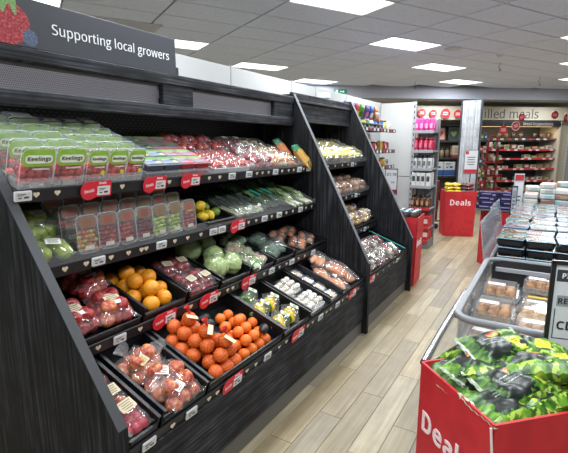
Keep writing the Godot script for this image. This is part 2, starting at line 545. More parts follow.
func build_shell() -> void:
	# floor: vinyl planks along the aisle
	var fl := struct("floor", rbox(14, 0.1, 26, 0.001), image_mat("floorbase", grain(64, 256, Color.html("7a705d"), Color.html("a2967a"), 91, false, 18.0), 0.45, Vector3(2.6, 1, 0.8)), P(-2.0, -0.056, 9.5))
	var woods := []
	var tones := [["81765f", "a2967a"], ["8e826a", "b0a486"], ["7a705d", "998e78"], ["877b63", "a89c80"]]
	for k in 4:
		var im := grain(64, 256, Color.html(tones[k][0]), Color.html(tones[k][1]), 31 + k * 7, false, 18.0)
		for v in 3:
			var m := image_mat("plank%d_%d" % [k, v], im, 0.42, Vector3(2.6 + 0.3 * v, 1, 0.8), false)
			m.uv1_offset = Vector3(0.31 * v + 0.1 * k, 0, 0.27 * v)
			m.albedo_color = [Color(1, 1, 1), Color(0.93, 0.92, 0.9), Color(1.0, 0.98, 0.95)][v]
			woods.append(m)
	var pw := 0.142
	var pl := 0.92
	var plank := rbox(pw - 0.0025, 0.006, pl - 0.0025, 0.001)
	for i in 20:
		var x := -1.42 + pw * i
		var off := fmod(i * 0.37, 1.0) * pl
		for j in 14:
			var z := 0.7 + off + pl * j
			if z > 12.6 or (x > 0.5 and z > 9): continue
			if x < -1.3 and z < 4.2: continue
			part(fl, "plank", plank, woods[rng.randi() % woods.size()], P(x, -0.003, z) - fl.position, R(0, 0, 0))
	# farther planks on the left, beyond the rack ends
	for i in 7:
		for j in 5:
			part(fl, "plank", plank, woods[rng.randi() % woods.size()], P(-1.42 - pw * (i + 1), -0.003, 5.6 + fmod(i * 0.41, 1.0) * pl + pl * j) - fl.position)
	# ceiling: slab, tiles in a turned grid
	var ce := struct("ceiling", rbox(14, 0.1, 26, 0.001), hexm("3a3b40", 0.8), P(-2.0, 2.985, 9.5))
	var tile := rbox(TA - 0.02, 0.02, TB - 0.02, 0.002)
	var tm := noisy("tile", ["dce4fa", "e0e8fc", "e4ebff"], 0.05, 2.0, 0.9)
	var lamps := {}
	for k in range(-3, 4):
		lamps[Vector2i(-2 * k, 2 * k)] = 0
		lamps[Vector2i(-5 - 2 * k, -1 + 2 * k)] = 1
		lamps[Vector2i(3 - 2 * k, 2 + 2 * k)] = 2
	for i in range(-16, 13):
		for j in range(-7, 10):
			var c := Vector3(-1.8, 0, 4.02) + TU * (TA * i) + TW * (TB * j)
			var d := (c - B0).dot(BN)
			if d > 0.2: continue
			if lamps.has(Vector2i(i, j)):
				if c.z > -1.5 and c.x > -6.5 and c.x < 3.6:
					var row: int = lamps[Vector2i(i, j)]
					ceiling_lamp(P(c.x, 2.905, c.z), tile_basis(), TA, TB, ["square white light panel in the ceiling above the middle aisle", "white light panel in the ceiling beyond the white shelf backs", "white light panel in the ceiling above the chillers"][row], LAMP, ["panels over the aisle", "panels beyond the shelf backs", "panels over the chillers"][row])
				continue
			if c.x < -6.2 or c.x > 3.2 or c.z < 1.2: continue
			if c.z < 3.2 and c.x > -0.9: continue
			if c.x > 1.0 and c.z < 5.6: continue
			part(ce, "ceiling_tile", tile, tm, P(c.x, 2.915, c.z) - ce.position, tile_basis())
	# outer walls
	var wm := hexm("e2e0da", 0.8)
	struct("wall_left", rbox(0.15, 3.2, 26, 0.01), wm, P(-9.0, 1.5, 9.5))
	struct("wall_right", rbox(0.15, 3.2, 26, 0.01), wm, P(5.0, 1.5, 9.5))
	struct("wall_front", rbox(14, 3.2, 0.15, 0.01), wm, P(-2.0, 1.5, -3.4))
	var bb := Basis(Vector3(BE.x, 0, -BE.z), Vector3.UP, Vector3(-BN.x, 0, BN.z))
	struct("wall_back", rbox(22, 3.2, 0.15, 0.01), noisy("cream", ["c8c2b0", "d0cab8"], 0.03, 0.7, 0.8), BK(4.0, 1.5, 3.0), bb)
	struct("trim_1", rbox(19, 0.29, 0.25, 0.006), hexm("a2a4ae", 0.7), BK(3.0, 2.785, 0.31), bb)
	struct("ceiling_back", rbox(19, 0.06, 2.9, 0.004), hexm("c9c7c2", 0.8), BK(3.0, 2.80, 1.75), bb)
	tag(get_node("ceiling_back"), "", "", "", "structure")
	# small things on the ceiling
	var v := thing("ceiling_vent", "white slotted air vent in the ceiling behind the local growers sign", "vent", P(-4.2, 2.9, 3.45), tile_basis())
	part(v, "frame", boxes("ventframe", [[Vector3(0.2, 0, 0), Vector3(0.03, 0.012, 0.8)], [Vector3(-0.2, 0, 0), Vector3(0.03, 0.012, 0.8)], [Vector3(0, 0, 0.4), Vector3(0.43, 0.012, 0.03)], [Vector3(0, 0, -0.4), Vector3(0.43, 0.012, 0.03)]]), hexm("c4c6cc", 0.6))
	for k in 6: part(v, "slat", rbox(0.05, 0.008, 0.78, 0.001), hexm("c0c2c8", 0.6), Vector3(-0.15 + 0.06 * k, 0.0, 0), R(0, 0, 30))
	var sp := thing("ceiling_speaker", "round flush speaker grille in the ceiling over the aisle", "speaker", P(-1.30, 2.9, 6.65))
	part(sp, "grille", lathe("grille", [Vector2(0, -0.006), Vector2(0.10, -0.006), Vector2(0.115, -0.002), Vector2(0.115, 0.006)], 20), hexm("cdd1da", 0.7))
	part(sp, "rim", tube("rim", ring(0.115, 20), 0.004, 6), hexm("c9ccd4", 0.5))
	for q in [[-0.86, 8.14, "thin black wire hook dangling from a ceiling tile over the chillers", 0.13], [-0.35, 10.2, "thin black wire hook dangling close to the ceiling beam", 0.16], [-2.6, 9.6, "short black wire hook dangling before the beam by the white shelving", 0.14]]:
		var l: float = q[3]
		var path := []
		for k in 10: path.append(Vector3(0.012 * sin(k * 1.1), -l * k / 9.0, 0.01 * cos(k * 0.9)))
		for k in 5: path.append(Vector3(0.012 + 0.02 * sin(k * 0.8), -l + 0.006 * k, 0.02 * (1 - cos(k * 0.8))))
		solo("ceiling_hook", q[2], "hook", tube("hook%s" % l, path, 0.004, 5), hexm("2a2b2e", 0.5), P(q[0], 2.905, q[1]))
	var sd := thing("smoke_detector", "small round white smoke detector on the ceiling above the chillers", "detector", P(-0.79, 2.905, 7.44))
	part(sd, "base", lathe("sdbase", [Vector2(0, -0.012), Vector2(0.05, -0.012), Vector2(0.055, 0.0)], 16), hexm("d6d9e0", 0.5))
	part(sd, "head", lathe("sdhead", [Vector2(0, -0.03), Vector2(0.03, -0.028), Vector2(0.04, -0.012)], 16), hexm("cfd2d9", 0.5))
	var ex := thing("exit_sign", "green and white emergency exit sign fixed high on the beam", "sign", BK(-0.85, 2.77, 0.17), bb)
	part(ex, "board", rbox(0.28, 0.10, 0.02, 0.003), hexm("1f8a63", 0.5))
	part(ex, "pictogram", boxes("exitmark", [[Vector3(-0.08, 0, 0.012), Vector3(0.05, 0.07, 0.003)], [Vector3(0.03, 0, 0.012), Vector3(0.08, 0.02, 0.003)], [Vector3(0.075, 0, 0.012), Vector3(0.02, 0.05, 0.003)]]), hexm("e6efe9", 0.5))

func ring(r: float, n: int) -> Array:
	var a := []
	for k in n + 1: a.append(Vector3(cos(TAU * k / n) * r, 0, sin(TAU * k / n) * r))
	return a

const LAMP := 4.3

# ---------------------------------------------------------------- produce racks
var WOOD_V: StandardMaterial3D
var WOOD_H: StandardMaterial3D
var BLACK: StandardMaterial3D

func build_racks() -> void:
	var dk := Color.html("0f1012")
	var lt := Color.html("404146")
	WOOD_V = image_mat("woodv", grain(256, 256, dk, lt, 3, false, 16.0, 1.7), 0.62, Vector3(1.3, 0.7, 1.3))
	WOOD_H = image_mat("woodh", grain(256, 256, Color.html("17181b"), Color.html("525459"), 8, true, 16.0, 1.6), 0.6, Vector3(0.9, 2.2, 0.9))
	WOOD_V.metallic_specular = 0.3
	WOOD_H.metallic_specular = 0.3
	BLACK = hexm("17181b", 0.5)
	var edge := hexm("36373a", 0.6)
	var rail := hexm("1e1f23", 0.45)
	# perforated sheets: pattern far finer than a centimetre
	var im := Image.create(32, 32, false, Image.FORMAT_RGB8)
	im.fill(Color.html("807d84"))
	for k in 2:
		for j in 2: im.fill_rect(Rect2i(k * 16 + 5 + (j * 8) % 16 - 2, j * 16 + 4, 6, 7), Color.html("141417"))
	var mesh_m := image_mat("mesh", im, 0.5, Vector3(55, 55, 55))
	var im2 := Image.create(64, 64, false, Image.FORMAT_RGB8)
	im2.fill(Color.html("1b1c20"))
	for k in 2:
		for j in 4: im2.fill_rect(Rect2i(k * 32 + 6 + (j % 2) * 16 - 6, j * 16 + 5, 14, 6), Color.html("4a4c54"))
	var back_m := image_mat("backperf", im2, 0.45, Vector3(14, 14, 14))
	var racks := [
		{"z0": 0.926, "z1": 3.38, "label": "long black wood grain produce rack with mesh fascia under the growers sign"},
		{"z0": 3.42, "z1": 4.70, "label": "short black wood grain produce rack with solid fascia holding bananas and onions"}]
	for ri in 2:
		var q: Dictionary = racks[ri]
		var z0: float = q.z0
		var z1: float = q.z1
		var len_ := z1 - z0
		var zc := (z0 + z1) / 2
		var o := P(-1.8, 0, zc)
		var t := thing("produce_rack", q.label, "rack", o)
		if ri == 0:
			var near := PackedVector2Array([Vector2(-2.40, 0), Vector2(-1.226, 0), Vector2(-1.226, 0.592), Vector2(-2.27, 2.02), Vector2(-2.40, 2.02)])
			part(t, "end_panel", prism("panel_near", near, 0.038), WOOD_V, P(0, 0, 0.906) - o)
			var mid := PackedVector2Array([Vector2(-2.40, 0), Vector2(-1.222, 0), Vector2(-1.222, 0.622), Vector2(-1.957, 2.034), Vector2(-2.40, 2.034)])
			part(t, "end_panel", prism("panel_mid", mid, 0.038), WOOD_V, P(0, 0, 3.40) - o)
			slant(t, Vector2(-1.226, 0.592), Vector2(-2.27, 2.02), 0.906, o, edge, 0.04)
			slant(t, Vector2(-1.222, 0.622), Vector2(-1.957, 2.034), 3.40, o, hexm("626366", 0.5), 0.04)
		else:
			var far := PackedVector2Array([Vector2(-2.40, 0), Vector2(-1.215, 0), Vector2(-1.215, 0.60), Vector2(-1.977, 2.075), Vector2(-2.40, 2.075)])
			part(t, "end_panel", prism("panel_far", far, 0.038), WOOD_V, P(0, 0, 4.72) - o)
			slant(t, Vector2(-1.215, 0.60), Vector2(-1.977, 2.075), 4.72, o, hexm("626366", 0.5), 0.04)
		part(t, "back_panel", rbox(0.02, 1.9, len_, 0.002), back_m, P(-2.36, 0.97, zc) - o)
		part(t, "base_front", rbox(0.02, 0.30, len_, 0.002), WOOD_H if ri == 0 else WOOD_H, P(-1.262, 0.27, zc) - o)
		part(t, "kick_strip", rbox(0.015, 0.118, len_, 0.003), hexm("5b5a55", 0.4), P(-1.272, 0.06, zc) - o)
		part(t, "roof", rbox(0.42, 0.02, len_, 0.002), BLACK, P(-2.17, 1.985, zc) - o)
		if ri == 0:
			part(t, "top_rail", rbox(0.05, 0.062, len_, 0.006), WOOD_H, P(-1.965, 1.976, zc) - o)
			part(t, "bottom_rail", rbox(0.05, 0.068, len_, 0.006), WOOD_H, P(-1.965, 1.797, zc) - o)
			part(t, "fascia_post", rbox(0.04, 0.115, 0.25, 0.004), WOOD_H, P(-1.966, 1.888, 2.0) - o)
			part(t, "fascia_post", rbox(0.04, 0.115, 0.30, 0.004), WOOD_H, P(-1.966, 1.888, 3.22) - o)
			part(t, "mesh_panel", rbox(0.006, 0.115, 0.94, 0.001), mesh_m, P(-1.985, 1.888, 1.40) - o)
			part(t, "mesh_panel", rbox(0.006, 0.115, 0.95, 0.001), mesh_m, P(-1.985, 1.888, 2.60) - o)
			part(t, "sign_bracket", rbox(0.05, 0.06, 0.06, 0.004), BLACK, P(-2.05, 2.04, 2.06) - o)
		else:
			part(t, "fascia_board", rbox(0.03, 0.25, len_, 0.005), WOOD_H, P(-2.0, 1.93, zc) - o)
			for k in 2: part(t, "screw_cap", rbox(0.004, 0.012, 0.012, 0.002), hexm("6c6d70", 0.4), P(-1.983, 2.03, 3.7 + 0.5 * k) - o)
		for s in [1, 2, 3, 4]:
			var depth: float = [0.0, 0.56, 0.58, 0.62, 0.66][s]
			var sh := part(t, "shelf", rbox(depth, 0.018, len_, 0.003), rail, SP(s, depth / 2, zc, -0.010) - o, SB(s))
			part(sh, "lip", rbox(0.012, 0.056, len_, 0.003), rail, Vector3(depth / 2 + 0.004, -0.006, 0), R(0, 0, SHELF[s][2] * 0.45))
			if s <= 2:
				part(sh, "clear_riser", rbox(0.003, 0.052, len_, 0.0005), clear(), Vector3(depth / 2 - 0.004, 0.036, 0), R(0, 0, SHELF[s][2] * 0.5))
			var hz := []
			if ri == 0:
				hz = {1: [0.99, 1.08, 1.41, 1.72, 2.05, 2.15, 2.56, 2.63, 2.71, 2.9, 3.0, 3.08, 3.25], 2: [1.05, 1.15, 1.28, 1.38, 1.46, 1.49, 1.69, 1.79, 1.9, 2.12, 2.38, 2.47, 2.67, 2.88, 2.98, 3.2, 3.3], 3: [1.1, 1.33, 1.68, 1.92, 2.0, 2.05, 2.4, 2.6, 2.7, 2.88, 2.98], 4: [1.17, 1.4, 1.46, 1.70, 1.78, 2.02, 2.1, 2.37, 2.44, 2.65, 2.72, 2.93, 3.02, 3.25]}[s]
			else:
				hz = [3.55, 3.72, 3.88, 4.05, 4.2, 4.4]
			for z in hz:
				var nrm := R(0, 0, -SHELF[s][2] * 0.55)
				part(sh, "heart", heart_mesh(), hexm("d9c9ac", 0.6), sh.transform.affine_inverse() * (SP(s, 0, z, -0.012) + nrm * Vector3(0.0125, 0, 0) - o), sh.basis.inverse() * nrm * FACE)
	# price labels on the lips
	var LB := {1: [0.935, 2.27, 2.46, 2.80, 3.17, 3.33], 2: [1.21, 1.59, 2.01, 2.09, 2.57, 2.77, 3.1], 3: [1.21, 2.49, 2.77, 3.12], 4: [1.04, 1.28, 1.89, 2.55, 2.83]}
	var what := {1: "top shelf", 2: "second shelf", 3: "third shelf", 4: "bottom shelf"}
	var under := {1: ["strawberry punnets", "vine tomatoes", "red bagged tomatoes", "cream vegetable bags", "carrot bags", "printed green bags"], 2: ["red grapes", "green grapes", "lemons", "limes", "spring onions", "herb bags", "leafy lettuce bags"], 3: ["bagged red apples", "salad leaf packs", "broccoli", "orange vegetable packs"], 4: ["red nectarines", "bagged apples", "loose oranges", "mushroom trays", "blue labelled packs"]}
	for s in LB:
		for k in LB[s].size():
			price_label(SP(s, 0, LB[s][k] + 0.0, -0.012) + R(0, 0, -SHELF[s][2] * 0.55) * Vector3(0.013, 0, 0), R(0, 0, -SHELF[s][2] * 0.55) * FACE, "white electronic price label on the %s edge below the %s" % [what[s], under[s][k]])
	var DL := {1: [1.27, 1.62, 1.89], 2: [2.26], 3: [1.49, 1.83, 2.22], 4: [1.58, 2.24, 3.12]}
	var dunder := {1: ["narrow strawberry punnets", "blueberry packs", "raspberry packs"], 2: ["spring onions"], 3: ["big yellow oranges", "plum packs", "iceberg lettuces"], 4: ["netted oranges", "pepper packs", "sweet potatoes"]}
	for s in DL:
		for k in DL[s].size():
			deals_tag(SP(s, 0, DL[s][k], -0.012) + R(0, 0, -SHELF[s][2] * 0.55) * Vector3(0.014, 0, 0), R(0, 0, -SHELF[s][2] * 0.55) * FACE, "red round Deals tag on the %s edge below the %s" % [what[s], dunder[s][k]])
	for s in [1, 2, 3, 4]:
		price_label(SP(s, 0, 4.3, -0.012) + R(0, 0, -SHELF[s][2] * 0.55) * Vector3(0.013, 0, 0), R(0, 0, -SHELF[s][2] * 0.55) * FACE, "white price label on the %s edge of the short banana rack" % what[s])
	deals_tag(SP(4, 0, 3.56, -0.012) + R(0, 0, -SHELF[4][2] * 0.55) * Vector3(0.014, 0, 0), R(0, 0, -SHELF[4][2] * 0.55) * FACE, "red round Deals tag on the short rack below the mixed bags")
	# header sign
	var sg := thing("header_sign", "dark header sign reading Supporting local growers with a strawberry picture", "sign", P(-1.95, 2.005, 1.45), FACE)
	part(sg, "board", rbox(1.07, 0.20, 0.012, 0.002), hexm("34363d", 0.55), Vector3(0.0, 0.1, 0))
	var pic := Image.create(128, 96, false, Image.FORMAT_RGB8)
	pic.fill(Color.html("34363d"))
	var n := noise(4, 0.09)
	for y in 96:
		for x in 128:
			var e := Vector2((x - 52) / 60.0, (y - 52) / 46.0).length()
			if e < 1.0:
				pic.set_pixel(x, y, Color.html("82161f").lerp(Color.html("bf4a50"), clampf(0.35 + n.get_noise_2d(x * 1.5, y * 1.5) * 1.2, 0, 1)))
			if Vector2((x - 110) / 17.0, (y - 76) / 17.0).length() < 1.0: pic.set_pixel(x, y, Color.html("39455f").lerp(Color.html("5d6b86"), clampf(0.5 + n.get_noise_2d(x * 2.0, y * 2.0), 0, 1)))
			if y < 26 + 10 * sin(x * 0.25) and x > 12 and x < 86: pic.set_pixel(x, y, Color.html("4d7a3a").lerp(Color.html("8fb070"), clampf(0.5 + n.get_noise_2d(x * 3.0, y * 3.0), 0, 1)))
	part(sg, "strawberry_picture", plate(0.245, 0.19, 0.002, 0.002), image_mat("berrypic", pic, 0.55), Vector3(-0.41, 0.098, 0.007))
	part(sg, "lettering", text("Supporting local growers", 0.70), hexm("e9ebee", 0.5), Vector3(0.13, 0.092, 0.007))

func slant(t: Node3D, a: Vector2, b: Vector2, z: float, o: Vector3, m: Material, w: float) -> void:
	var d := b - a
	part(t, "edge_trim", rbox(d.length(), 0.004, w, 0.001), m, P((a.x + b.x) / 2, (a.y + b.y) / 2, z) - o + Vector3(d.y, -d.x, 0).normalized() * 0.003, Basis(Vector3(0, 0, 1), atan2(d.y, d.x)))
	part(t, "edge_trim", rbox(0.004, a.y, w, 0.001), WOOD_V, P(a.x + 0.002, a.y / 2, z) - o)

# ---------------------------------------------------------------- produce
func strawberry_punnet(s: int, t: float, z: float, w: float, h: float, front: bool, wide: bool) -> void:
	var o := thing("strawberry_punnet", ("wide" if wide else "narrow") + (" strawberry punnet with green sleeve standing at the top shelf lip" if front else " green sleeved strawberry punnet in the rows behind the lip"), "punnet", SP(s, t + 0.04, z), SB(s), ("wide" if wide else "narrow") + (" strawberry punnets at the lip" if front else " strawberry punnets behind"))
	var d := 0.078
	var lid := rrect(w, h, 0.022, 3)
	part(o, "shell", prism("straw_shell%.3f" % w, lid, d), clear(), Vector3(0, h / 2, 0), FACE)
	part(o, "rim", tube("straw_rim%.3f" % w, loop3(lid), 0.0022, 5), mat(Color(0.86, 0.9, 0.9, 0.35), 0.12), Vector3(d / 2 - 0.004, h / 2, 0), FACE)
	var lab := part(o, "sleeve", prism("straw_sleeve%.3f" % w, rrect(w * 0.94, h * 0.40, 0.02, 3), 0.003), noisy("sleeve", ["86b344", "92be50", "9cc65e"], 0.02, 4.0, 0.4), Vector3(d / 2 + 0.001, h * 0.76, 0), FACE)
	part(lab, "plaque", prism("straw_plaque%.3f" % w, rrect(w * 0.8, h * 0.19, h * 0.08, 3), 0.0012), hexm("e8efe0", 0.45), Vector3(0, -h * 0.03, 0.002))
	part(lab, "lettering", text("Keelings", w * 0.68, true), hexm("35502c", 0.5), Vector3(0, -h * 0.03, 0.0032))
	if front:
		part(o, "caption", text("STRAWBERRIES", w * 0.5, true), hexm("eadfdc", 0.5), Vector3(d / 2 + 0.003, h * 0.5, -w * 0.08), FACE)
		if not wide:
			part(o, "yellow_seal", disc(0.011, 0.001), hexm("d9d23a", 0.5), Vector3(d / 2 + 0.002, h * 0.34, -w * 0.28), FACE)
		else:
			part(o, "base_label", plate(w * 0.42, h * 0.14, 0.001, 0.002), hexm("a9a3a0", 0.5), Vector3(d / 2 + 0.002, h * 0.12, 0), FACE)
	part(o, "base_tray", crate_small(d * 0.95, h * 0.2, w * 0.92), mat(Color(0.8, 0.82, 0.82, 0.16), 0.12), Vector3.ZERO)
	var ms := [hexm("a8242a", 0.35), hexm("c23a35", 0.35), hexm("8e1c24", 0.35)]
	var rows := 3 if front else 1
	for r in rows:
		for k in (4 if wide else 3):
			part(o, "strawberry", strawberry(), ms[rng.randi() % 3], Vector3(d * 0.18 + rng.randf_range(-0.004, 0.004), 0.03 + 0.03 * r, (k - (1.5 if wide else 1.0)) * w * 0.23 + rng.randf_range(-0.004, 0.004)), R(rng.randf_range(-50, 50), rng.randf_range(0, 360), rng.randf_range(-50, 50)))
	if front:
		for k in 4: part(o, "strawberry", strawberry(), ms[rng.randi() % 3], Vector3(-d * 0.2, 0.04 + 0.03 * (k % 2), (k - 1.5) * w * 0.22), R(30, k * 70, 0))

func loop3(a: PackedVector2Array) -> Array:
	var r := []
	for p in a: r.append(Vector3(p.x, p.y, 0))
	r.append(r[0])
	return r

func grape_punnet(t: float, z: float, kind: int, full: bool) -> void:
	var nm: String = ["red", "mixed pink", "green", "dark red"][kind]
	var o := thing("grape_punnet", "clear upright punnet of %s grapes with brown printed lid on the second shelf" % nm, "punnet", SP(2, t + 0.05, z), SB(2, rng.randf_range(-6, 6)) * R(0, 0, 20), nm + " grape punnets")
	var w := 0.107
	var h := 0.172
	var lid := rrect(w, h, 0.024, 3)
	part(o, "shell", prism("grape_shell", lid, 0.085), clear(), Vector3(0, h / 2, 0), FACE)
	part(o, "rim", tube("grape_rim", loop3(lid), 0.002, 5), mat(Color(0.85, 0.88, 0.88, 0.35), 0.12), Vector3(0.04, h / 2, 0), FACE)
	var lab := part(o, "lid_label", prism("grape_label", rrect(w * 0.8, h * 0.3, 0.016, 3), 0.001), hexm("86685a", 0.5), Vector3(0.044, h * 0.81, 0), FACE)
	part(lab, "print", print_bars(w * 0.6, h * 0.26, 1), hexm(["a33a3a", "8c5a3c", "5e7a34", "7a2638"][kind], 0.5), Vector3(0, 0, 0.001))
	part(o, "base_sticker", plate(0.045, 0.02, 0.001, 0.002), hexm("b9b3a8", 0.5), Vector3(0.044, h * 0.14, 0), FACE)
	var cs: Array = [["8f2b2c", "a8443c", "7a2026"], ["c07a4c", "b25a42", "96a04a"], ["9db04a", "b5c065", "869a3c"], ["5c1626", "7a2230", "481020"]][kind]
	var rows := 5 if full else 2
	for r in rows:
		for k in 5:
			part(o, "grape", ball(0.0115), hexm(cs[rng.randi() % 3], 0.25), Vector3(0.027 + rng.randf_range(-0.006, 0.003), 0.014 + 0.02 * (r if full else r + 3), (k - 2) * 0.0185 + (r % 2) * 0.008 - 0.004))
	if full:
		for k in 8: part(o, "grape", ball(0.0115), hexm(cs[rng.randi() % 3], 0.25), Vector3(rng.randf_range(-0.02, 0.005), 0.03 + 0.02 * (k / 2.0), rng.randf_range(-0.035, 0.035)))

func crate(s: int, z0: float, z1: float, label: String, h := 0.075, l := 0.43) -> void:
	var o := thing("produce_crate", label, "crate", SP(s, l / 2 + 0.006, (z0 + z1) / 2), SB(s))
	part(o, "body", crate_mesh(l, h, z1 - z0 - 0.012), hexm("131416", 0.4), Vector3.ZERO)
	part(o, "front_bumper", rbox(0.01, 0.02, z1 - z0 - 0.03, 0.003), hexm("1a1b1e", 0.4), Vector3(l / 2 + 0.002, 0.04, 0))

func leaf_strip(key: int, l: float, w: float) -> ArrayMesh:
	var n := noise(key, 2.0)
	var fn := func(u: float, v: float) -> Vector3:
		var th := 0.0012
		var a := u * TAU
		var ww := w * sin(PI * clampf(v * 0.92 + 0.06, 0, 1))
		return Vector3((v - 0.5) * l, 0.03 * sin(v * 2.4 + key) * l / 0.2 + th * sin(a) + 0.25 * ww * absf(cos(a)) + n.get_noise_2d(v * 3, cos(a)) * 0.006, ww * cos(a) * 0.5 + n.get_noise_2d(v * 1.5, key) * 0.02)
	return surf("leaf%d,%.2f,%.2f" % [key, l, w], 8, 9, fn)

# a clear bag of long leafy stalks
func stalk_bag(called: String, label: String, at: Vector3, b: Basis, cols: Array, bulb: String, n: int, l: float, w: float, group := "") -> Node3D:
	var o := thing(called, label, "vegetables", at, b, group)
	for k in n:
		part(o, "leaf", leaf_strip(k % 5, l * 0.8, 0.05), hexm(cols[k % cols.size()], 0.5), Vector3(-l * 0.08, 0.018 + 0.009 * (k % 4), (k / float(n - 1) - 0.5) * w * 0.8), R(rng.randf_range(-20, 20), rng.randf_range(-10, 10), 0))
	if bulb:
		for k in 6: part(o, "stalk", tube("stalk%d" % (k % 3), [Vector3(0, 0.012, 0), Vector3(0.05, 0.015, 0.004 * (k % 3)), Vector3(0.12, 0.012, 0), Vector3(0.16, 0.01, 0)], 0.008, 7), hexm(bulb, 0.4), Vector3(l * 0.05, 0.01 + 0.012 * (k % 2), (k - 2.5) * w * 0.14), R(0, rng.randf_range(-8, 8), 0))
	part(o, "film", pillow(l * 1.05, 0.075, w * 1.05, 0.016, 1 + n % 4, 12, 10), film(), Vector3(0, 0.045, 0))
	return o

func build_fill() -> void:
	# ---- shelf 1
	for r in range(4, -1, -1):
		for k in 2: strawberry_punnet(1, 0.012 + 0.093 * r, 1.0 + 0.142 * k, 0.138, 0.182, r == 0, true)
		for k in 3: strawberry_punnet(1, 0.012 + 0.093 * r, 1.275 + 0.108 * k, 0.104, 0.172, r == 0, false)
	var lab := []
	for v in 2:
		var im := Image.create(64, 48, false, Image.FORMAT_RGB8)
		im.fill(Color.html("98a2ac"))
		im.fill_rect(Rect2i(0, 0, 64, 13), Color.html("6f9a40" if v == 0 else "84a452"))
		im.fill_rect(Rect2i(4, 17, 56, 9), Color.html("2f3f63" if v == 0 else "8c2440"))
		im.fill_rect(Rect2i(8, 19, 34, 3), Color.html("d9dde6"))
		im.fill_rect(Rect2i(4, 30, 40, 4), Color.html("6d7484"))
		im.fill_rect(Rect2i(46, 28, 14, 10), Color.html("d8cf55" if v == 0 else "c23046"))
		im.fill_rect(Rect2i(0, 42, 64, 6), Color.html("3c4a60" if v == 0 else "b02a3e"))
		lab.append(image_mat("berrylid%d" % v, im, 0.3))
	for c in 4:
		for r in 4:
			for y in 2:
				var v := 0 if c < 2 else 1
				var o := thing("berry_pack", "flat blueberry pack with white and green lid stacked beside the strawberries" if v == 0 else "flat raspberry pack with pink and green lid stacked beside the tomatoes", "berry pack", SP(1, 0.065 + 0.108 * r, 1.632 + 0.122 * c, 0.044 * y + 0.001), SB(1), "blueberry packs" if v == 0 else "raspberry packs")
				part(o, "tray", rbox(0.1, 0.034, 0.112, 0.006), hexm(["3a3f4f", "8c1f30"][v], 0.3) if y == 1 or r == 0 else hexm("3a3f4f", 0.3), Vector3(0, 0.018, 0))
				part(o, "lid", plate(0.112, 0.1, 0.003, 0.008), lab[v], Vector3(0, 0.0375, 0), LIE)
				part(o, "rim", boxes("berryrim", [[Vector3(0, 0.035, 0.057), Vector3(0.104, 0.003, 0.006)], [Vector3(0.051, 0.035, 0), Vector3(0.006, 0.003, 0.116)]]), mat(Color(0.85, 0.88, 0.9, 0.4), 0.1))
	var reds := [hexm("a8281e", 0.25), hexm("bf3a26", 0.25), hexm("93201c", 0.25)]
	for c in 3:
		for r in 2:
			pack({"n": "vine_tomato_pack", "l": "clear pack of vine tomatoes piled at the back of the top shelf", "c": "tomatoes", "g": "vine tomato packs", "at": SP(1, 0.32 + 0.14 * r, 2.13 + 0.155 * c, 0.0), "b": SB(1), "s": Vector3(0.13, 0.1, 0.145), "tray": "2a2c2e", "grid": [3, 3, 2], "r": 0.026, "f": "tomato", "mesh": ball(0.026, true), "mats": reds})
			pack({"n": "cherry_tomato_punnet", "l": "clear punnet of red cherry tomatoes on the front of the top shelf", "c": "tomatoes", "g": "cherry tomato punnets", "at": SP(1, 0.075 + 0.13 * r, 2.17 + 0.13 * c, 0.0), "b": SB(1), "s": Vector3(0.115, 0.075, 0.12), "tray": "b8bcbc", "grid": [4, 4, 2], "r": 0.016, "f": "tomato", "mesh": ball(0.016), "mats": reds})
	for c in 2:
		for r in 3:
			pack({"n": "red_onion_bag", "l": "crinkled clear bag of small red round vegetables on the top shelf", "c": "vegetable bag", "g": "crinkled red bags", "at": SP(1, 0.085 + 0.145 * r, 2.60 + 0.14 * c, 0.0), "b": SB(1, rng.randf_range(-8, 8)), "s": Vector3(0.14, 0.105, 0.135), "grid": [3, 3, 2], "r": 0.025, "f": "onion", "mesh": ball(0.025), "mats": [hexm("8c2a34", 0.4), hexm("b05a5e", 0.4), hexm("a89a94", 0.5)], "amp": 0.03, "sticker": [0.05, 0.03, "b9a9a6"]})
	for c in 2:
		for r in 3:
			pack({"n": "soup_vegetable_bag", "l": "clear bag of cream and orange cut vegetables on the top shelf", "c": "vegetable bag", "g": "cut vegetable bags", "at": SP(1, 0.085 + 0.145 * r, 2.89 + 0.14 * c, 0.0), "b": SB(1, rng.randf_range(-10, 10)), "s": Vector3(0.14, 0.10, 0.13), "grid": [3, 3, 2], "r": 0.024, "f": "piece", "mesh": blob(Vector3(0.028, 0.02, 0.02), 0.25, 1.6, 9, 9, 6), "mats": [hexm("c9b48e", 0.5), hexm("d3c7a8", 0.5), hexm("c97a3c", 0.5) if r < 2 else hexm("bfae8c", 0.5)], "amp": 0.02})
	for k in 2:
		pack({"n": "carrot_bag", "l": "clear bag of bright orange carrots at the front of the top shelf", "c": "carrots", "g": "carrot bags on the top shelf", "at": SP(1, 0.09 + 0.12 * k, 3.14 + 0.03 * k, 0.0), "b": SB(1, 60), "s": Vector3(0.18, 0.07, 0.12), "grid": [1, 5, 2], "r": 0.016, "f": "carrot", "mesh": carrot(), "mats": [hexm("d07a34", 0.45), hexm("c86a2a", 0.45)], "align": R(0, 0, 90), "amp": 0.012})
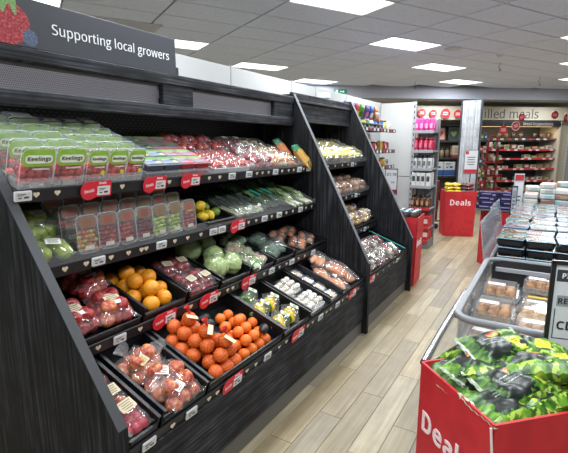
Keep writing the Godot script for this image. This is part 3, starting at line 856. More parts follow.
	for k in 2:
		var o := thing("printed_corn_bag", ["green and yellow printed vegetable bag standing upright at the rack end", "green and orange printed vegetable bag leaning behind the carrots"][k], "vegetable bag", SP(1, [0.10, 0.24][k], [3.29, 3.20][k]), SB(1) * R(0, 14, -30))
		part(o, "bag", pillow(0.22, 0.07, 0.12, 0.012, 5 + k), hexm(["b38a3a", "ad6a3e"][k], 0.45), Vector3(0, 0.075, 0))
		part(o, "green_end", pillow(0.07, 0.055, 0.122, 0.01, 8 + k), hexm("2f7d5c", 0.35), Vector3(-0.09, 0.08, 0))
		part(o, "dark_panel", rbox(0.03, 0.004, 0.09, 0.001), hexm("2c4a34", 0.5), Vector3(0.075, 0.098, 0), R(0, 0, -28))
	# ---- shelf 2
	for k in 2:
		pack({"n": "pear_bag", "l": ["clear bag of green pears with white label at the back", "clear bag of green pears at the shelf lip beside the end panel"][k], "c": "pears", "at": SP(2, [0.30, 0.10][k], [1.07, 1.04][k], 0.0), "b": SB(2, [20, -10][k]), "s": [Vector3(0.17, 0.13, 0.19), Vector3(0.14, 0.085, 0.17)][k], "grid": [[2, 3, 2], [2, 2]][k], "r": 0.038, "f": "pear", "mesh": pear(), "mats": [noisy("pear", ["8fa33c", "a9bd52", "7d8f38"], 0.03, 12.0, 0.4)], "align": R(25, 30, 70), "sticker": [0.06, 0.04, "cfd2cf", 0.04], "amp": 0.02})
	for r in range(2, -1, -1):
		for c in 7:
			grape_punnet(0.02 + 0.13 * r, 1.20 + 0.109 * c, [1, 0, 0, 3, 2, 2, 0][c] if r == 0 else [0, 1, 0, 3, 2, 0, 2][c], r == 0)
	crate(2, 1.95, 2.25, "shallow black crate of lemons and limes on the second shelf", 0.045, 0.38)
	var lem := [[0.10, 2.02, 0.0, 0], [0.11, 2.10, 0.0, 0], [0.20, 2.01, 0.0, 0], [0.20, 2.095, 0.0, 0], [0.155, 2.05, 0.05, 0], [0.29, 2.03, 0, 0], [0.13, 2.18, 0.0, 1], [0.22, 2.18, 0.0, 1], [0.30, 2.12, 0, 1]]
	for q in lem:
		var lime: bool = q[3] == 1
		solo("lime" if lime else "lemon", "green lime lying in the lemon crate" if lime else "bright yellow lemon lying in the shallow black crate", "lime" if lime else "lemon", lemon(), noisy("lime", ["5d7a2a", "6f8f34"], 0.05, 15.0, 0.4) if lime else noisy("lemon", ["d8b424", "e3c43a", "cfa91e"], 0.05, 15.0, 0.4), SP(2, q[0], q[1], 0.04 + q[2]), SB(2) * R(90 + rng.randf_range(-20, 20), rng.randf_range(0, 180), 0), "limes" if lime else "lemons")
	for k in 3: stalk_bag("spring_onion_bag", "clear bag of spring onions with dark green leaves on the second shelf", SP(2, 0.22, 2.33 + 0.115 * k, 0.0), SB(2, 10), ["24402a", "2f5230", "1d3524"], "b9c2a4", 9, 0.40, 0.115, "spring onion bags")
	for k in 2:
		var o := stalk_bag("herb_bag", "clear bag of dark green herbs with a teal label", SP(2, 0.17, 2.70 + 0.15 * k, 0.01), SB(2, -6), ["35563a", "46683f", "5a7a4e"], "", 12, 0.30, 0.15, "herb bags with teal labels")
		part(o, "teal_label", rbox(0.10, 0.002, 0.045, 0.0005), hexm("2f8f7e", 0.4), Vector3(-0.03, 0.092, 0), R(0, 20, -6))
		part(o, "brown_panel", rbox(0.06, 0.002, 0.06, 0.0005), hexm("8c7a5c", 0.5), Vector3(-0.11, 0.085, 0.02), R(0, 10, 8))
	for k in 2:
		var o := stalk_bag("lettuce_bag", "clear bag of pale green leafy lettuce by the rack end", SP(2, 0.16, 3.03 + 0.18 * k, 0.01), SB(2, 4), ["6c8a4e", "8fa46c", "4d6a3c"], "c3c8ac", 12, 0.30, 0.17, "leafy lettuce bags")
		part(o, "heart_leaf", blob(Vector3(0.07, 0.04, 0.06), 0.5, 2.0, 21, 16, 10), noisy("lettuceheart", ["7d9a58", "b4c294", "8aa566"], 0.05, 14.0, 0.5), Vector3(0.04, 0.04, 0))
	for k in 3:
		var o := stalk_bag("kale_bag", "clear bag of dark curly kale lying over the bags at the shelf back", SP(2, 0.36, 2.62 + 0.24 * k, 0.03), SB(2, 14) * R(0, 0, -14), ["2c4a34", "3f6140", "557a4c"], "", 10, 0.22, 0.17, "kale bags at the shelf back")
		part(o, "curly_head", blob(Vector3(0.075, 0.045, 0.07), 0.6, 2.4, 23, 16, 10), noisy("kale", ["2f5036", "4d7048", "3b6040"], 0.08, 16.0, 0.55), Vector3(0.02, 0.045, 0))
	# ---- shelf 3
	var appl := [noisy("applered", ["7c1c22", "a23236", "b8564a"], 0.03, 14.0, 0.3), noisy("appleblush", ["9c2c2c", "b8584a", "c9a04e"], 0.03, 12.0, 0.3)]
	crate(3, 0.935, 1.345, "black crate of bagged red apples on the third shelf", 0.05)
	var ab := [[0.34, 1.26, 0.03, 12, "clear bag of dark red apples propped at the crate back"], [0.12, 1.245, 0.01, -8, "clear bag of red apples with tan label against the orange crate"], [0.13, 1.06, 0.01, 8, "clear bag of red apples with tan label by the end panel"], [0.32, 1.03, 0.01, 0, "clear bag of yellow red apples in the dark crate corner"]]
	for k in 4:
		var q: Array = ab[k]
		pack({"n": "apple_bag", "l": q[4], "c": "apples", "at": SP(3, q[0], q[1], 0.008 + q[2]), "b": SB(3, q[3]), "s": Vector3(0.19, 0.10, 0.165), "grid": [3, 3, 2] if k != 3 else [3, 2], "r": 0.033, "f": "apple", "mesh": apple(), "mats": [appl[1]] if k == 3 else [appl[0], appl[0], appl[1]], "sticker": [0.075, 0.055, "c9b594", 0.0, 0.0], "amp": 0.018})
		if k < 3: solo("apple_bag_tag", ["white price tag on the propped apple bag", "white price tag on the apple bag by the oranges", "white price tag on the apple bag by the panel"][k], "tag", plate(0.07, 0.022, 0.001, 0.002), hexm("d8d9d6", 0.5), SP(3, q[0] - 0.05, q[1], 0.008 + q[2] + 0.116), SB(3, q[3]) * R(0, 0, -10) * LIE)
	crate(3, 1.35, 1.65, "black crate of large yellow oranges on the third shelf", 0.085)
	var om := noisy("bigorange", ["d98a18", "e89a22", "e0901c"], 0.06, 16.0, 0.42)
	var bo := [[0.06, 1.45], [0.07, 1.54], [0.15, 1.41], [0.16, 1.50], [0.15, 1.585], [0.25, 1.44], [0.25, 1.53], [0.34, 1.42], [0.34, 1.51], [0.33, 1.60]]
	for q in bo: solo("large_orange", "large yellow orange in the third shelf crate", "orange", blob(Vector3(0.043, 0.04, 0.043), 0.03, 1.0, 3, 18, 12), om, SP(3, q[0], q[1], 0.05), R(rng.randf_range(0, 90), rng.randf_range(0, 90), 0), "large yellow oranges")
	for q in [[0.11, 1.48], [0.20, 1.45], [0.20, 1.54], [0.29, 1.47]]: solo("large_orange", "large yellow orange in the third shelf crate", "orange", blob(Vector3(0.043, 0.04, 0.043), 0.03, 1.0, 3, 18, 12), om, SP(3, q[0], q[1], 0.108), R(rng.randf_range(0, 90), 0, 0), "large yellow oranges")
	crate(3, 1.66, 1.925, "black crate of plum packs on the third shelf", 0.075)
	for k in 4:
		pack({"n": "plum_pack", "l": "clear pack of dark red plums with cream label", "c": "plums", "g": "plum packs", "at": SP(3, [0.10, 0.10, 0.29, 0.29][k], [1.735, 1.85, 1.735, 1.85][k], 0.012), "b": SB(3), "s": Vector3(0.165, 0.09, 0.115), "grid": [4, 3, 2], "r": 0.023, "f": "plum", "mesh": ball(0.024, true), "mats": [hexm("7c1a24", 0.25), hexm("9c2c30", 0.25), hexm("641420", 0.25)], "sticker": [0.06, 0.045, "b9aa8c", 0.03], "amp": 0.012})
	crate(3, 1.935, 2.24, "black crate of iceberg lettuces on the third shelf", 0.08)
	var le := [[0.35, 2.00, 0.095, 0.082], [0.36, 2.16, 0.09, 0.078], [0.13, 2.02, 0.07, 0.075], [0.12, 2.165, 0.065, 0.072], [0.23, 2.12, 0.07, 0.07]]
	for k in le.size():
		var q: Array = le[k]
		var o := thing("iceberg_lettuce", ["round green iceberg lettuce at the back of its crate", "round green iceberg lettuce at the back of its crate", "loose pale iceberg lettuce at the crate front", "loose pale iceberg lettuce at the crate front", "wrapped iceberg lettuce in the middle of its crate"][k], "lettuce", SP(3, q[0], q[1], 0.01 + q[2] * 0.9), R(0, k * 70, k * 20), "iceberg lettuces")
		part(o, "head", blob(Vector3(q[3], q[3] * 0.92, q[3]), 0.3 if k > 1 else 0.12, 2.2, 30 + k, 22, 14), noisy("iceberg%d" % mini(k, 2), ["6f8a4a", "8ca664", "5d7a42"] if k < 2 else ["8faa5e", "b6c88a", "7d9a54"], 0.04, 9.0, 0.4))
		part(o, "wrap", blob(Vector3(q[3] * 1.06, q[3] * 0.99, q[3] * 1.06), 0.1, 2.5, 40 + k, 18, 12), film())
		if k == 4: part(o, "sticker", plate(0.05, 0.03, 0.001, 0.002), hexm("c7b36a", 0.5), Vector3(0.02, q[3] * 1.04, 0), LIE)
	crate(3, 2.25, 2.53, "black crate of salad leaf packs on the third shelf", 0.07)
	for k in 3:
		pack({"n": "salad_pack", "l": "clear pillow pack of pale salad leaves", "c": "salad", "g": "salad leaf packs", "at": SP(3, [0.10, 0.22, 0.33][k], [2.40, 2.36, 2.44][k], 0.012 + 0.02 * k), "b": SB(3, 20), "s": Vector3(0.15, 0.07, 0.22), "grid": [3, 4], "r": 0.026, "f": "leaf", "mesh": blob(Vector3(0.034, 0.022, 0.03), 0.5, 2.0, 12, 12, 7), "mats": [hexm("7f9862", 0.5), hexm("a9b78c", 0.5), hexm("c0a58c", 0.5), hexm("5c7a4a", 0.5)], "amp": 0.018})
	crate(3, 2.54, 2.81, "black crate of wrapped broccoli on the third shelf", 0.07)
	for k in 3:
		var o := thing("broccoli", "dark green broccoli head wrapped in clear film", "broccoli", SP(3, [0.11, 0.14, 0.28][k], [2.61, 2.73, 2.68][k], 0.012), SB(3, k * 40), "wrapped broccoli heads")
		var bm := noisy("broccoli", ["2c4a38", "3d6048", "4d7056"], 0.08, 20.0, 0.6)
		for j in 9:
			var a := j * 2.4
			var rr := 0.02 * sqrt(float(j))
			part(o, "floret", blob(Vector3(0.032, 0.026, 0.032), 0.5, 3.0, 50 + j % 3, 12, 8), bm, Vector3(cos(a) * rr, 0.055 - rr * 0.3, sin(a) * rr))
		part(o, "stem", lathe("brocstem", [Vector2(0, 0), Vector2(0.02, 0.0), Vector2(0.018, 0.03), Vector2(0.03, 0.05)], 8), hexm("7f9470", 0.5))
		part(o, "film", blob(Vector3(0.09, 0.055, 0.09), 0.15, 3.0, 61, 14, 10), film(), Vector3(0, 0.055, 0))
	crate(3, 2.82, 3.36, "black crate of orange vegetable packs at the end of the third shelf", 0.065)
	for k in 4:
		pack({"n": "stew_vegetable_pack", "l": ["flat tray of carrot and brown vegetables on the third shelf"][0], "c": "vegetable pack", "g": "carrot and brown vegetable packs", "at": SP(3, [0.10, 0.26, 0.12, 0.29][k], [3.02, 2.94, 3.2, 3.16][k], 0.012), "b": SB(3, 24), "s": Vector3(0.13, 0.07, 0.2), "tray": "2d2b2a", "grid": [2, 4], "r": 0.024, "f": "piece", "mesh": blob(Vector3(0.034, 0.022, 0.024), 0.25, 1.6, 9, 9, 6), "mats": [hexm("c0622c", 0.45), hexm("94694a", 0.5), hexm("b98a66", 0.5), hexm("6a4a34", 0.5)]})
	# ---- shelf 4
	crate(4, 0.935, 1.10, "narrow black crate of nectarines on the bottom shelf", 0.085)
	for k in 3:
		pack({"n": "nectarine_pack", "l": ["clear pack of red nectarines with cream label at the lip", "clear pack of blushed nectarines at the crate middle", "clear pack of red nectarines in the crate back"][k], "c": "nectarines", "at": SP(4, [0.09, 0.22, 0.35][k], 1.015, 0.012), "b": SB(4), "s": Vector3(0.13, 0.085, 0.13), "grid": [2, 2, 1] if k else [3, 3, 1], "r": 0.03 if k else 0.024, "f": "nectarine", "mesh": ball(0.031 if k else 0.026, true), "mats": [hexm("a82a3c", 0.3), hexm("b03a44", 0.3)] if k == 0 else [appl[1]], "sticker": [0.07, 0.05, "c9bb94", -0.03 if k == 0 else 0.0], "amp": 0.012})
	crate(4, 1.105, 1.385, "black crate of knotted apple bags on the bottom shelf", 0.095)
	var kb := [[0.30, 1.24, 0.01, 20, 2, "knotted clear bag of apples at the crate back with tan label"], [0.17, 1.27, 0.02, -25, 2, "knotted clear bag of blushed apples with its knot upright"], [0.08, 1.26, 0.012, 5, 2, "clear bag of red and yellow apples at the bottom shelf lip"]]
	for k in 3:
		var q: Array = kb[k]
		var o := pack({"n": "knotted_apple_bag", "l": q[5], "c": "apples", "at": SP(4, q[0], q[1], q[2]), "b": SB(4, q[3]), "s": Vector3(0.15, 0.10, 0.2), "grid": [2, 3, 2], "r": 0.033, "f": "apple", "mesh": apple(), "mats": [noisy("applepale", ["a83c38", "c46a54", "cfae62"], 0.03, 11.0, 0.35), appl[1]], "sticker": [0.06, 0.045, ["c9b27c", "d4d0c8", "d4d0c8"][k], 0.02, 0.03], "amp": 0.03})
		var nk := surf("knot%d" % k, 9, 8, func(u: float, v: float) -> Vector3:
			var rr := 0.006 + 0.028 * pow(absf(v - 0.3) * 1.4, 1.3) * (1.0 + 0.35 * cos(u * TAU * 3.0 + k))
			return Vector3(cos(u * TAU) * rr + 0.02 * v * v, v * 0.11, sin(u * TAU) * rr))
		part(o, "knot", nk, mat(Color(0.92, 0.93, 0.95, 0.22), 0.12), Vector3([-0.02, -0.05, 0.0][k], 0.09, [0.05, 0.02, 0.06][k]), R([25, 10, 40][k], 0, [30, 10, 20][k]))
	crate(4, 1.39, 2.05, "wide black crate of oranges on the bottom shelf", 0.10, 0.44)
	build_oranges()
	crate(4, 2.055, 2.385, "black crate of pepper packs on the bottom shelf", 0.09)
	var pp := [[0.09, 2.15], [0.10, 2.28], [0.24, 2.14], [0.25, 2.27], [0.37, 2.18]]
	for k in 5:
		var o := pack({"n": "pepper_pack", "l": "film pack of yellow and green peppers with printed band", "c": "peppers", "g": "pepper packs", "at": SP(4, pp[k][0], pp[k][1], 0.012), "b": SB(4, 30), "s": Vector3(0.11, 0.085, 0.15), "grid": [1, 3], "r": 0.036, "f": "pepper", "mesh": pepper(), "mats": [hexm("d9b820", 0.25)] if k != 4 else [hexm("4c6a2c", 0.25)], "align": R(80, 0, 20), "amp": 0.012})
		part(o, "green_pepper", pepper(), hexm("4c6a34", 0.25), Vector3(-0.03, 0.04, 0.06), R(70, 20, 0))
		part(o, "band", plate(0.035, 0.06, 0.001, 0.002), hexm("c9cfc0", 0.45), Vector3(0.015, 0.088, -0.03), R(0, 0, -10) * LIE)
		part(o, "band_print", plate(0.02, 0.02, 0.001, 0.002), hexm("6f9a4c", 0.45), Vector3(0.017, 0.0895, -0.03), R(0, 0, -10) * LIE)
	crate(4, 2.39, 2.685, "black crate of mushroom trays on the bottom shelf", 0.09)
	for k in 4:
		pack({"n": "mushroom_tray", "l": "white mushrooms in a clear wrapped tray on the bottom shelf", "c": "mushrooms", "g": "mushroom trays", "at": SP(4, [0.10, 0.11, 0.28, 0.30][k], [2.47, 2.60, 2.47, 2.60][k], 0.012), "b": SB(4), "s": Vector3(0.16, 0.07, 0.118), "tray": "3a4250" if k > 1 else "c8ccd0", "grid": [4, 3, 2], "r": 0.021, "f": "mushroom", "mesh": mushroom(), "mats": [hexm("d6d2c8", 0.5), hexm("c9c2b4", 0.5)], "align": R(15, 40, 20), "amp": 0.01})
	crate(4, 2.69, 2.90, "black crate of small blue labelled packs on the bottom shelf", 0.09)
	for k in 4:
		pack({"n": "chestnut_mushroom_pack", "l": "small pack of cream mushrooms with blue edging", "c": "mushrooms", "g": "blue edged mushroom packs", "at": SP(4, 0.06 + 0.105 * k, 2.79, 0.012), "b": SB(4), "s": Vector3(0.09, 0.065, 0.15), "tray": "3c5f9c", "grid": [3, 5], "r": 0.017, "f": "mushroom", "mesh": mushroom(), "mats": [hexm("cdbfa6", 0.5), hexm("d9d2c4", 0.5)], "align": R(10, 20, 20), "amp": 0.008})
	crate(4, 2.905, 3.365, "black crate of sweet potato bags at the end of the bottom shelf", 0.08)
	var sw := [[0.11, 3.03, 60], [0.13, 3.24, 80], [0.27, 3.05, 40], [0.29, 3.25, 70], [0.18, 3.14, 90], [0.36, 3.13, 20]]
	for k in sw.size():
		pack({"n": "root_vegetable_bag", "l": "clear bag of thick pale orange root vegetables on the bottom shelf", "c": "vegetable bag", "g": "pale orange root vegetable bags", "at": SP(4, sw[k][0], sw[k][1], 0.012 + (0.055 if k > 3 else 0.0)), "b": SB(4, sw[k][2]), "s": Vector3(0.13, 0.085, 0.2), "grid": [3, 1, 1] if k % 2 else [3, 1, 2], "r": 0.026, "f": "root", "mesh": blob(Vector3(0.026, 0.026, 0.085), 0.2, 1.2, 14, 10, 8), "mats": [hexm("c4805a", 0.5), hexm("b87250", 0.5), hexm("d09a74", 0.5)], "align": R(0, 0, 0), "amp": 0.02})
	build_rack_two()

func build_oranges() -> void:
	var om := [noisy("orange0", ["d9661c", "e47424", "e8802e"], 0.07, 18.0, 0.45), noisy("orange1", ["d65e1a", "de6c20", "e47a2a"], 0.07, 18.0, 0.45)]
	# net texture: thin red strands, open between
	var im := Image.create(64, 64, false, Image.FORMAT_RGBA8)
	im.fill(Color(0, 0, 0, 0))
	for k in 64:
		for w in 7:
			im.set_pixel((k + w) % 64, k, Color.html("c43a30"))
			im.set_pixel((64 - k + w) % 64, k, Color.html("c43a30"))
	var net := StandardMaterial3D.new()
	net.albedo_texture = ImageTexture.create_from_image(im)
	net.transparency = BaseMaterial3D.TRANSPARENCY_ALPHA_SCISSOR
	net.alpha_scissor_threshold = 0.5
	net.uv1_scale = Vector3(9, 6, 1)
	net.cull_mode = BaseMaterial3D.CULL_DISABLED
	net.roughness = 0.5
	var one := blob(Vector3(0.0385, 0.0365, 0.0385), 0.04, 1.0, 5, 16, 11)
	var skin := blob(Vector3(0.0397, 0.0377, 0.0397), 0.04, 1.0, 5, 16, 11)
	# each net bag: its oranges (offsets along the slope, aisle and height) and its knotted end with tag
	var bags := [
		[[0.055, 1.50, 0], [0.045, 1.575, 0], [0.12, 1.53, 0], [0.115, 1.605, 0], [0.08, 1.555, 1], [0.09, 1.63, 1], [0.05, 1.645, 0], [0.12, 1.68, 0], [0.105, 1.60, 2]],
		[[0.20, 1.50, 0], [0.20, 1.575, 0], [0.27, 1.48, 0], [0.275, 1.555, 0], [0.19, 1.64, 0], [0.235, 1.53, 1], [0.235, 1.605, 1], [0.17, 1.55, 1], [0.17, 1.63, 1], [0.21, 1.57, 2]],
		[[0.345, 1.49, 0], [0.35, 1.565, 0], [0.34, 1.64, 0], [0.27, 1.63, 0], [0.31, 1.525, 1], [0.31, 1.60, 1], [0.30, 1.68, 0], [0.38, 1.52, 1], [0.36, 1.60, 1], [0.335, 1.57, 2]]]
	for bi in 3:
		var o := thing("orange_net", ["red net of oranges resting against the bottom shelf lip", "red net of oranges in the middle of the wide crate", "red net of oranges at the back of the wide crate"][bi], "oranges", SP(4, bags[bi][0][0], bags[bi][0][1], 0.01), SB(4))
		for q in bags[bi]:
			var c: Vector3 = o.transform.affine_inverse() * SP(4, q[0] + rng.randf_range(-0.004, 0.004), q[1], 0.045 + 0.056 * q[2])
			var turn := R(rng.randf_range(-30, 30), rng.randf_range(0, 360), rng.randf_range(-30, 30))
			var e := part(o, "orange", one, om[rng.randi() % 2], c, turn)
			part(e, "net", skin, net)
		var top: Vector3 = o.transform.affine_inverse() * SP(4, bags[bi][-1][0], bags[bi][-1][1], 0.195)
		part(o, "net_knot", surf("netknot", 8, 7, func(u: float, v: float) -> Vector3:
			var rr := 0.005 + 0.02 * pow(absf(v - 0.35), 1.2)
			return Vector3(cos(u * TAU) * rr, v * 0.05, sin(u * TAU) * rr)), hexm("c8302c", 0.5), top - Vector3(0, 0.01, 0), R(20, 0, 30))
		part(o, "paper_tag", plate(0.026, 0.062, 0.001, 0.002), hexm("d3c39c", 0.6), top + Vector3(0.03, 0.002, 0.02), R(0, [20, -50, 60][bi], -12) * LIE)
	var lz := [[0.05, 1.73], [0.05, 1.80], [0.05, 1.87], [0.055, 1.94], [0.12, 1.75], [0.12, 1.82], [0.12, 1.89], [0.12, 1.96], [0.19, 1.72], [0.19, 1.79], [0.19, 1.86], [0.19, 1.93], [0.195, 2.0], [0.26, 1.83], [0.26, 1.90], [0.26, 1.97], [0.33, 1.86], [0.33, 1.93]]
	for q in lz: solo("loose_orange", "loose small orange in the wide bottom crate", "orange", blob(Vector3(0.032, 0.030, 0.032), 0.04, 1.0, 5, 16, 11), om[rng.randi() % 2], SP(4, q[0], q[1], 0.042), R(rng.randf_range(0, 90), rng.randf_range(0, 90), 0), "loose oranges on the bottom shelf")
	for q in [[0.085, 1.77], [0.085, 1.845], [0.155, 1.79], [0.155, 1.86], [0.225, 1.88], [0.225, 1.76]]: solo("loose_orange", "loose small orange in the wide bottom crate", "orange", blob(Vector3(0.032, 0.030, 0.032), 0.04, 1.0, 5, 16, 11), om[rng.randi() % 2], SP(4, q[0], q[1], 0.092), R(rng.randf_range(0, 90), 0, 0), "loose oranges on the bottom shelf")
	for q in [[0.40, 1.70], [0.385, 1.77], [0.33, 1.75], [0.08, 1.93]]: solo("avocado", "dark avocado among the loose oranges", "avocado", lathe("avocado", [Vector2(0, 0.045), Vector2(0.014, 0.04), Vector2(0.022, 0.02), Vector2(0.03, -0.005), Vector2(0.026, -0.028), Vector2(0, -0.038)], 12), hexm("25272a", 0.4), SP(4, q[0], q[1], 0.05 if q[0] > 0.2 else 0.10), R(80, q[1] * 200, 0), "dark avocados")

func build_rack_two() -> void:
	for k in 14:
		var row := k / 7
		var c := k % 7
		var o := thing("banana_bag", "clear bag of green yellow bananas on the short rack", "bananas", SP(1, 0.12 + 0.21 * row, 3.54 + 0.165 * c, 0.0), SB(1, 10 - row * 15), "bagged bananas")
		for j in 5:
			part(o, "banana", banana(0), hexm(["bfb03a", "cbb83a", "a5aa3e", "d6b830"][(j + c) % 4], 0.45), Vector3(0.0, 0.045, (j - 2) * 0.028), R(rng.randf_range(-25, 25), rng.randf_range(-8, 8), 0))
		part(o, "film", pillow(0.24, 0.12, 0.16, 0.03, 1 + c % 4), film(), Vector3(0, 0.06, 0))
	for k in 12:
		var row := k / 6
		pack({"n": "potato_bag", "l": "clear bag of brown potatoes on the second shelf of the short rack", "c": "potatoes", "g": "bagged potatoes", "at": SP(2, 0.1 + 0.17 * row, 3.54 + 0.2 * (k % 6), 0.0), "b": SB(2, rng.randf_range(-15, 15)), "s": Vector3(0.16, 0.12, 0.18), "grid": [3, 3, 2], "r": 0.032, "f": "potato", "mesh": blob(Vector3(0.038, 0.03, 0.032), 0.2, 1.4, 17, 10, 7), "mats": [hexm("a4785a", 0.6), hexm("b58e6c", 0.6), hexm("8a5f48", 0.6)], "amp": 0.025})
	crate(3, 3.43, 4.69, "long black crate of onion bags on the third shelf of the short rack", 0.05)
	for k in 10:
		var row := k / 5
		pack({"n": "onion_bag", "l": "net bag of tan onions with purple label on the short rack", "c": "onions", "g": "bagged onions", "at": SP(3, 0.12 + 0.17 * row, 3.56 + 0.235 * (k % 5), 0.01), "b": SB(3, rng.randf_range(-15, 15)), "s": Vector3(0.16, 0.12, 0.2), "grid": [3, 3, 2], "r": 0.033, "f": "onion", "mesh": ball(0.033, true), "mats": [hexm("b9945e", 0.45), hexm("c7a878", 0.45), hexm("d0bb96", 0.45)], "amp": 0.025, "sticker": [0.08, 0.05, "6f5aa0" if k % 3 == 0 else "cfc8bc", 0.03]})
	crate(4, 3.43, 4.69, "long black crate of mixed bags on the bottom shelf of the short rack", 0.06)
	for k in 10:
		var row := k / 5
		pack({"n": "garlic_bag", "l": "crinkled net bag of pale and red vegetables on the short rack", "c": "vegetable bag", "g": "mixed garlic and red vegetable bags", "at": SP(4, 0.1 + 0.17 * row, 3.54 + 0.185 * (k % 5), 0.012), "b": SB(4, rng.randf_range(-20, 20)), "s": Vector3(0.16, 0.11, 0.18), "grid": [3, 3, 2], "r": 0.028, "f": "bulb", "mesh": blob(Vector3(0.028, 0.026, 0.028), 0.15, 1.4, 19, 9, 6), "mats": [hexm("9c9080", 0.5), hexm("7a2c30", 0.45), hexm("5c544e", 0.5), hexm("b0a898", 0.5)], "amp": 0.03, "sticker": [0.06, 0.05, ["b03a40", "d6d2ca", "55524e"][k % 3], 0.0]})
	solo("teal_divider", "teal plastic divider strip along the bottom crate of the short rack", "divider", rbox(0.44, 0.012, 0.01, 0.002), hexm("2c9a8e", 0.4), SP(4, 0.22, 4.52, 0.075), SB(4))

# ---------------------------------------------------------------- bins and chillers on the right
# a cardboard dump bin: open square tube with a rolled front notch and white lettering
func dump_bin(label: String, at: Vector3, yaw: float, w: float, d: float, h: float, taper: float, faces: Array, size := 0.7, text_y := 0.62, drop := 0.16) -> Node3D:
	var t := thing("deals_bin", label, "display bin", at, R(0, yaw, 0))
	var red := noisy("binred", ["c0252f", "c82a33", "b8212b"], 0.02, 1.5, 0.5)
	var th := 0.008
	for k in 4:
		var ww := w if k % 2 == 0 else d
		var off := d / 2 if k % 2 == 0 else w / 2
		var pl := PackedVector2Array([Vector2(-ww / 2 * taper, 0), Vector2(ww / 2 * taper, 0), Vector2(ww / 2, h), Vector2(-ww / 2, h)])
		var b := R(0, 90 * k, 0)
		var f := part(t, "side_panel", prism("bin%.2f,%.2f,%.2f" % [ww, h, taper], pl, th), red, b * Vector3(0, 0, off * (0.5 + taper / 2)), b * R(rad_to_deg(atan2(off * (1.0 - taper), h)), 0, 0))
		if k in faces:
			part(f, "lettering", text("Deals", ww * size, true, 0.002), hexm("f1dfe0", 0.5), Vector3(0.0 if w > 0.4 or ww > 0.4 else -ww * 0.07, h * text_y, th / 2 + 0.001))
	part(t, "inner_floor", rbox(w * 0.92, 0.01, d * 0.92, 0.001), hexm("8c8478", 0.8), Vector3(0, h - drop, 0))
	return t

func bag_texture(v: int) -> StandardMaterial3D:
	var key := "greenbag%d" % v
	if mats.has(key): return mats[key]
	var im := Image.create(160, 112, false, Image.FORMAT_RGB8)
	var n := noise(70 + v, 0.03)
	var n2 := noise(90 + v, 0.07)
	for y in 112:
		for x in 160:
			var a := n.get_noise_2d(x, y * 1.4) * 0.5 + 0.5
			var c := Color.html("224a18").lerp(Color.html("6f9c2e"), clampf(a * 2.4 - 0.7, 0, 1))
			# black printed field with a ragged brush outline
			var edge := 12.0 * n2.get_noise_2d(x * 1.0, y * 1.0)
			if x > 22 + edge and x < 88 + edge and y > 8 + edge * 0.6 and y < 94 + edge: c = Color.html("17201a")
			if x > 36 and x < 84 and (y == 38 or y == 39 or y == 46 or y == 52 or y == 53) and n2.get_noise_2d(x * 4.0, y * 9.0) > -0.15: c = Color.html("b8c4b0")
			# yellow flash with dark print
			if x > 96 + (y - 60) * 0.3 and x < 126 + (y - 60) * 0.3 and y > 44 and y < 86: c = Color.html("e0cc28")
			if x > 102 + (y - 60) * 0.3 and x < 120 + (y - 60) * 0.3 and (y in [52, 53, 58, 62, 66, 67, 72]): c = Color.html("4a5420")
			# red and orange oval
			var e := Vector2((x - 70) / 16.0, (y - 26) / 8.0).length()
			if e < 1.0: c = Color.html("c83a26") if y < 25 else Color.html("e2a02a")
			if (x > 128 or y > 96 or absf(x - 84 - y * 0.3) < 5) and n2.get_noise_2d(x * 0.8, y * 0.8) > 0.12: c = Color.html("a9c254")
			if x < 4 or x > 155: c = Color.html("c9d2c4")
			im.set_pixel(x, y, c)
	return image_mat(key, im, 0.36)

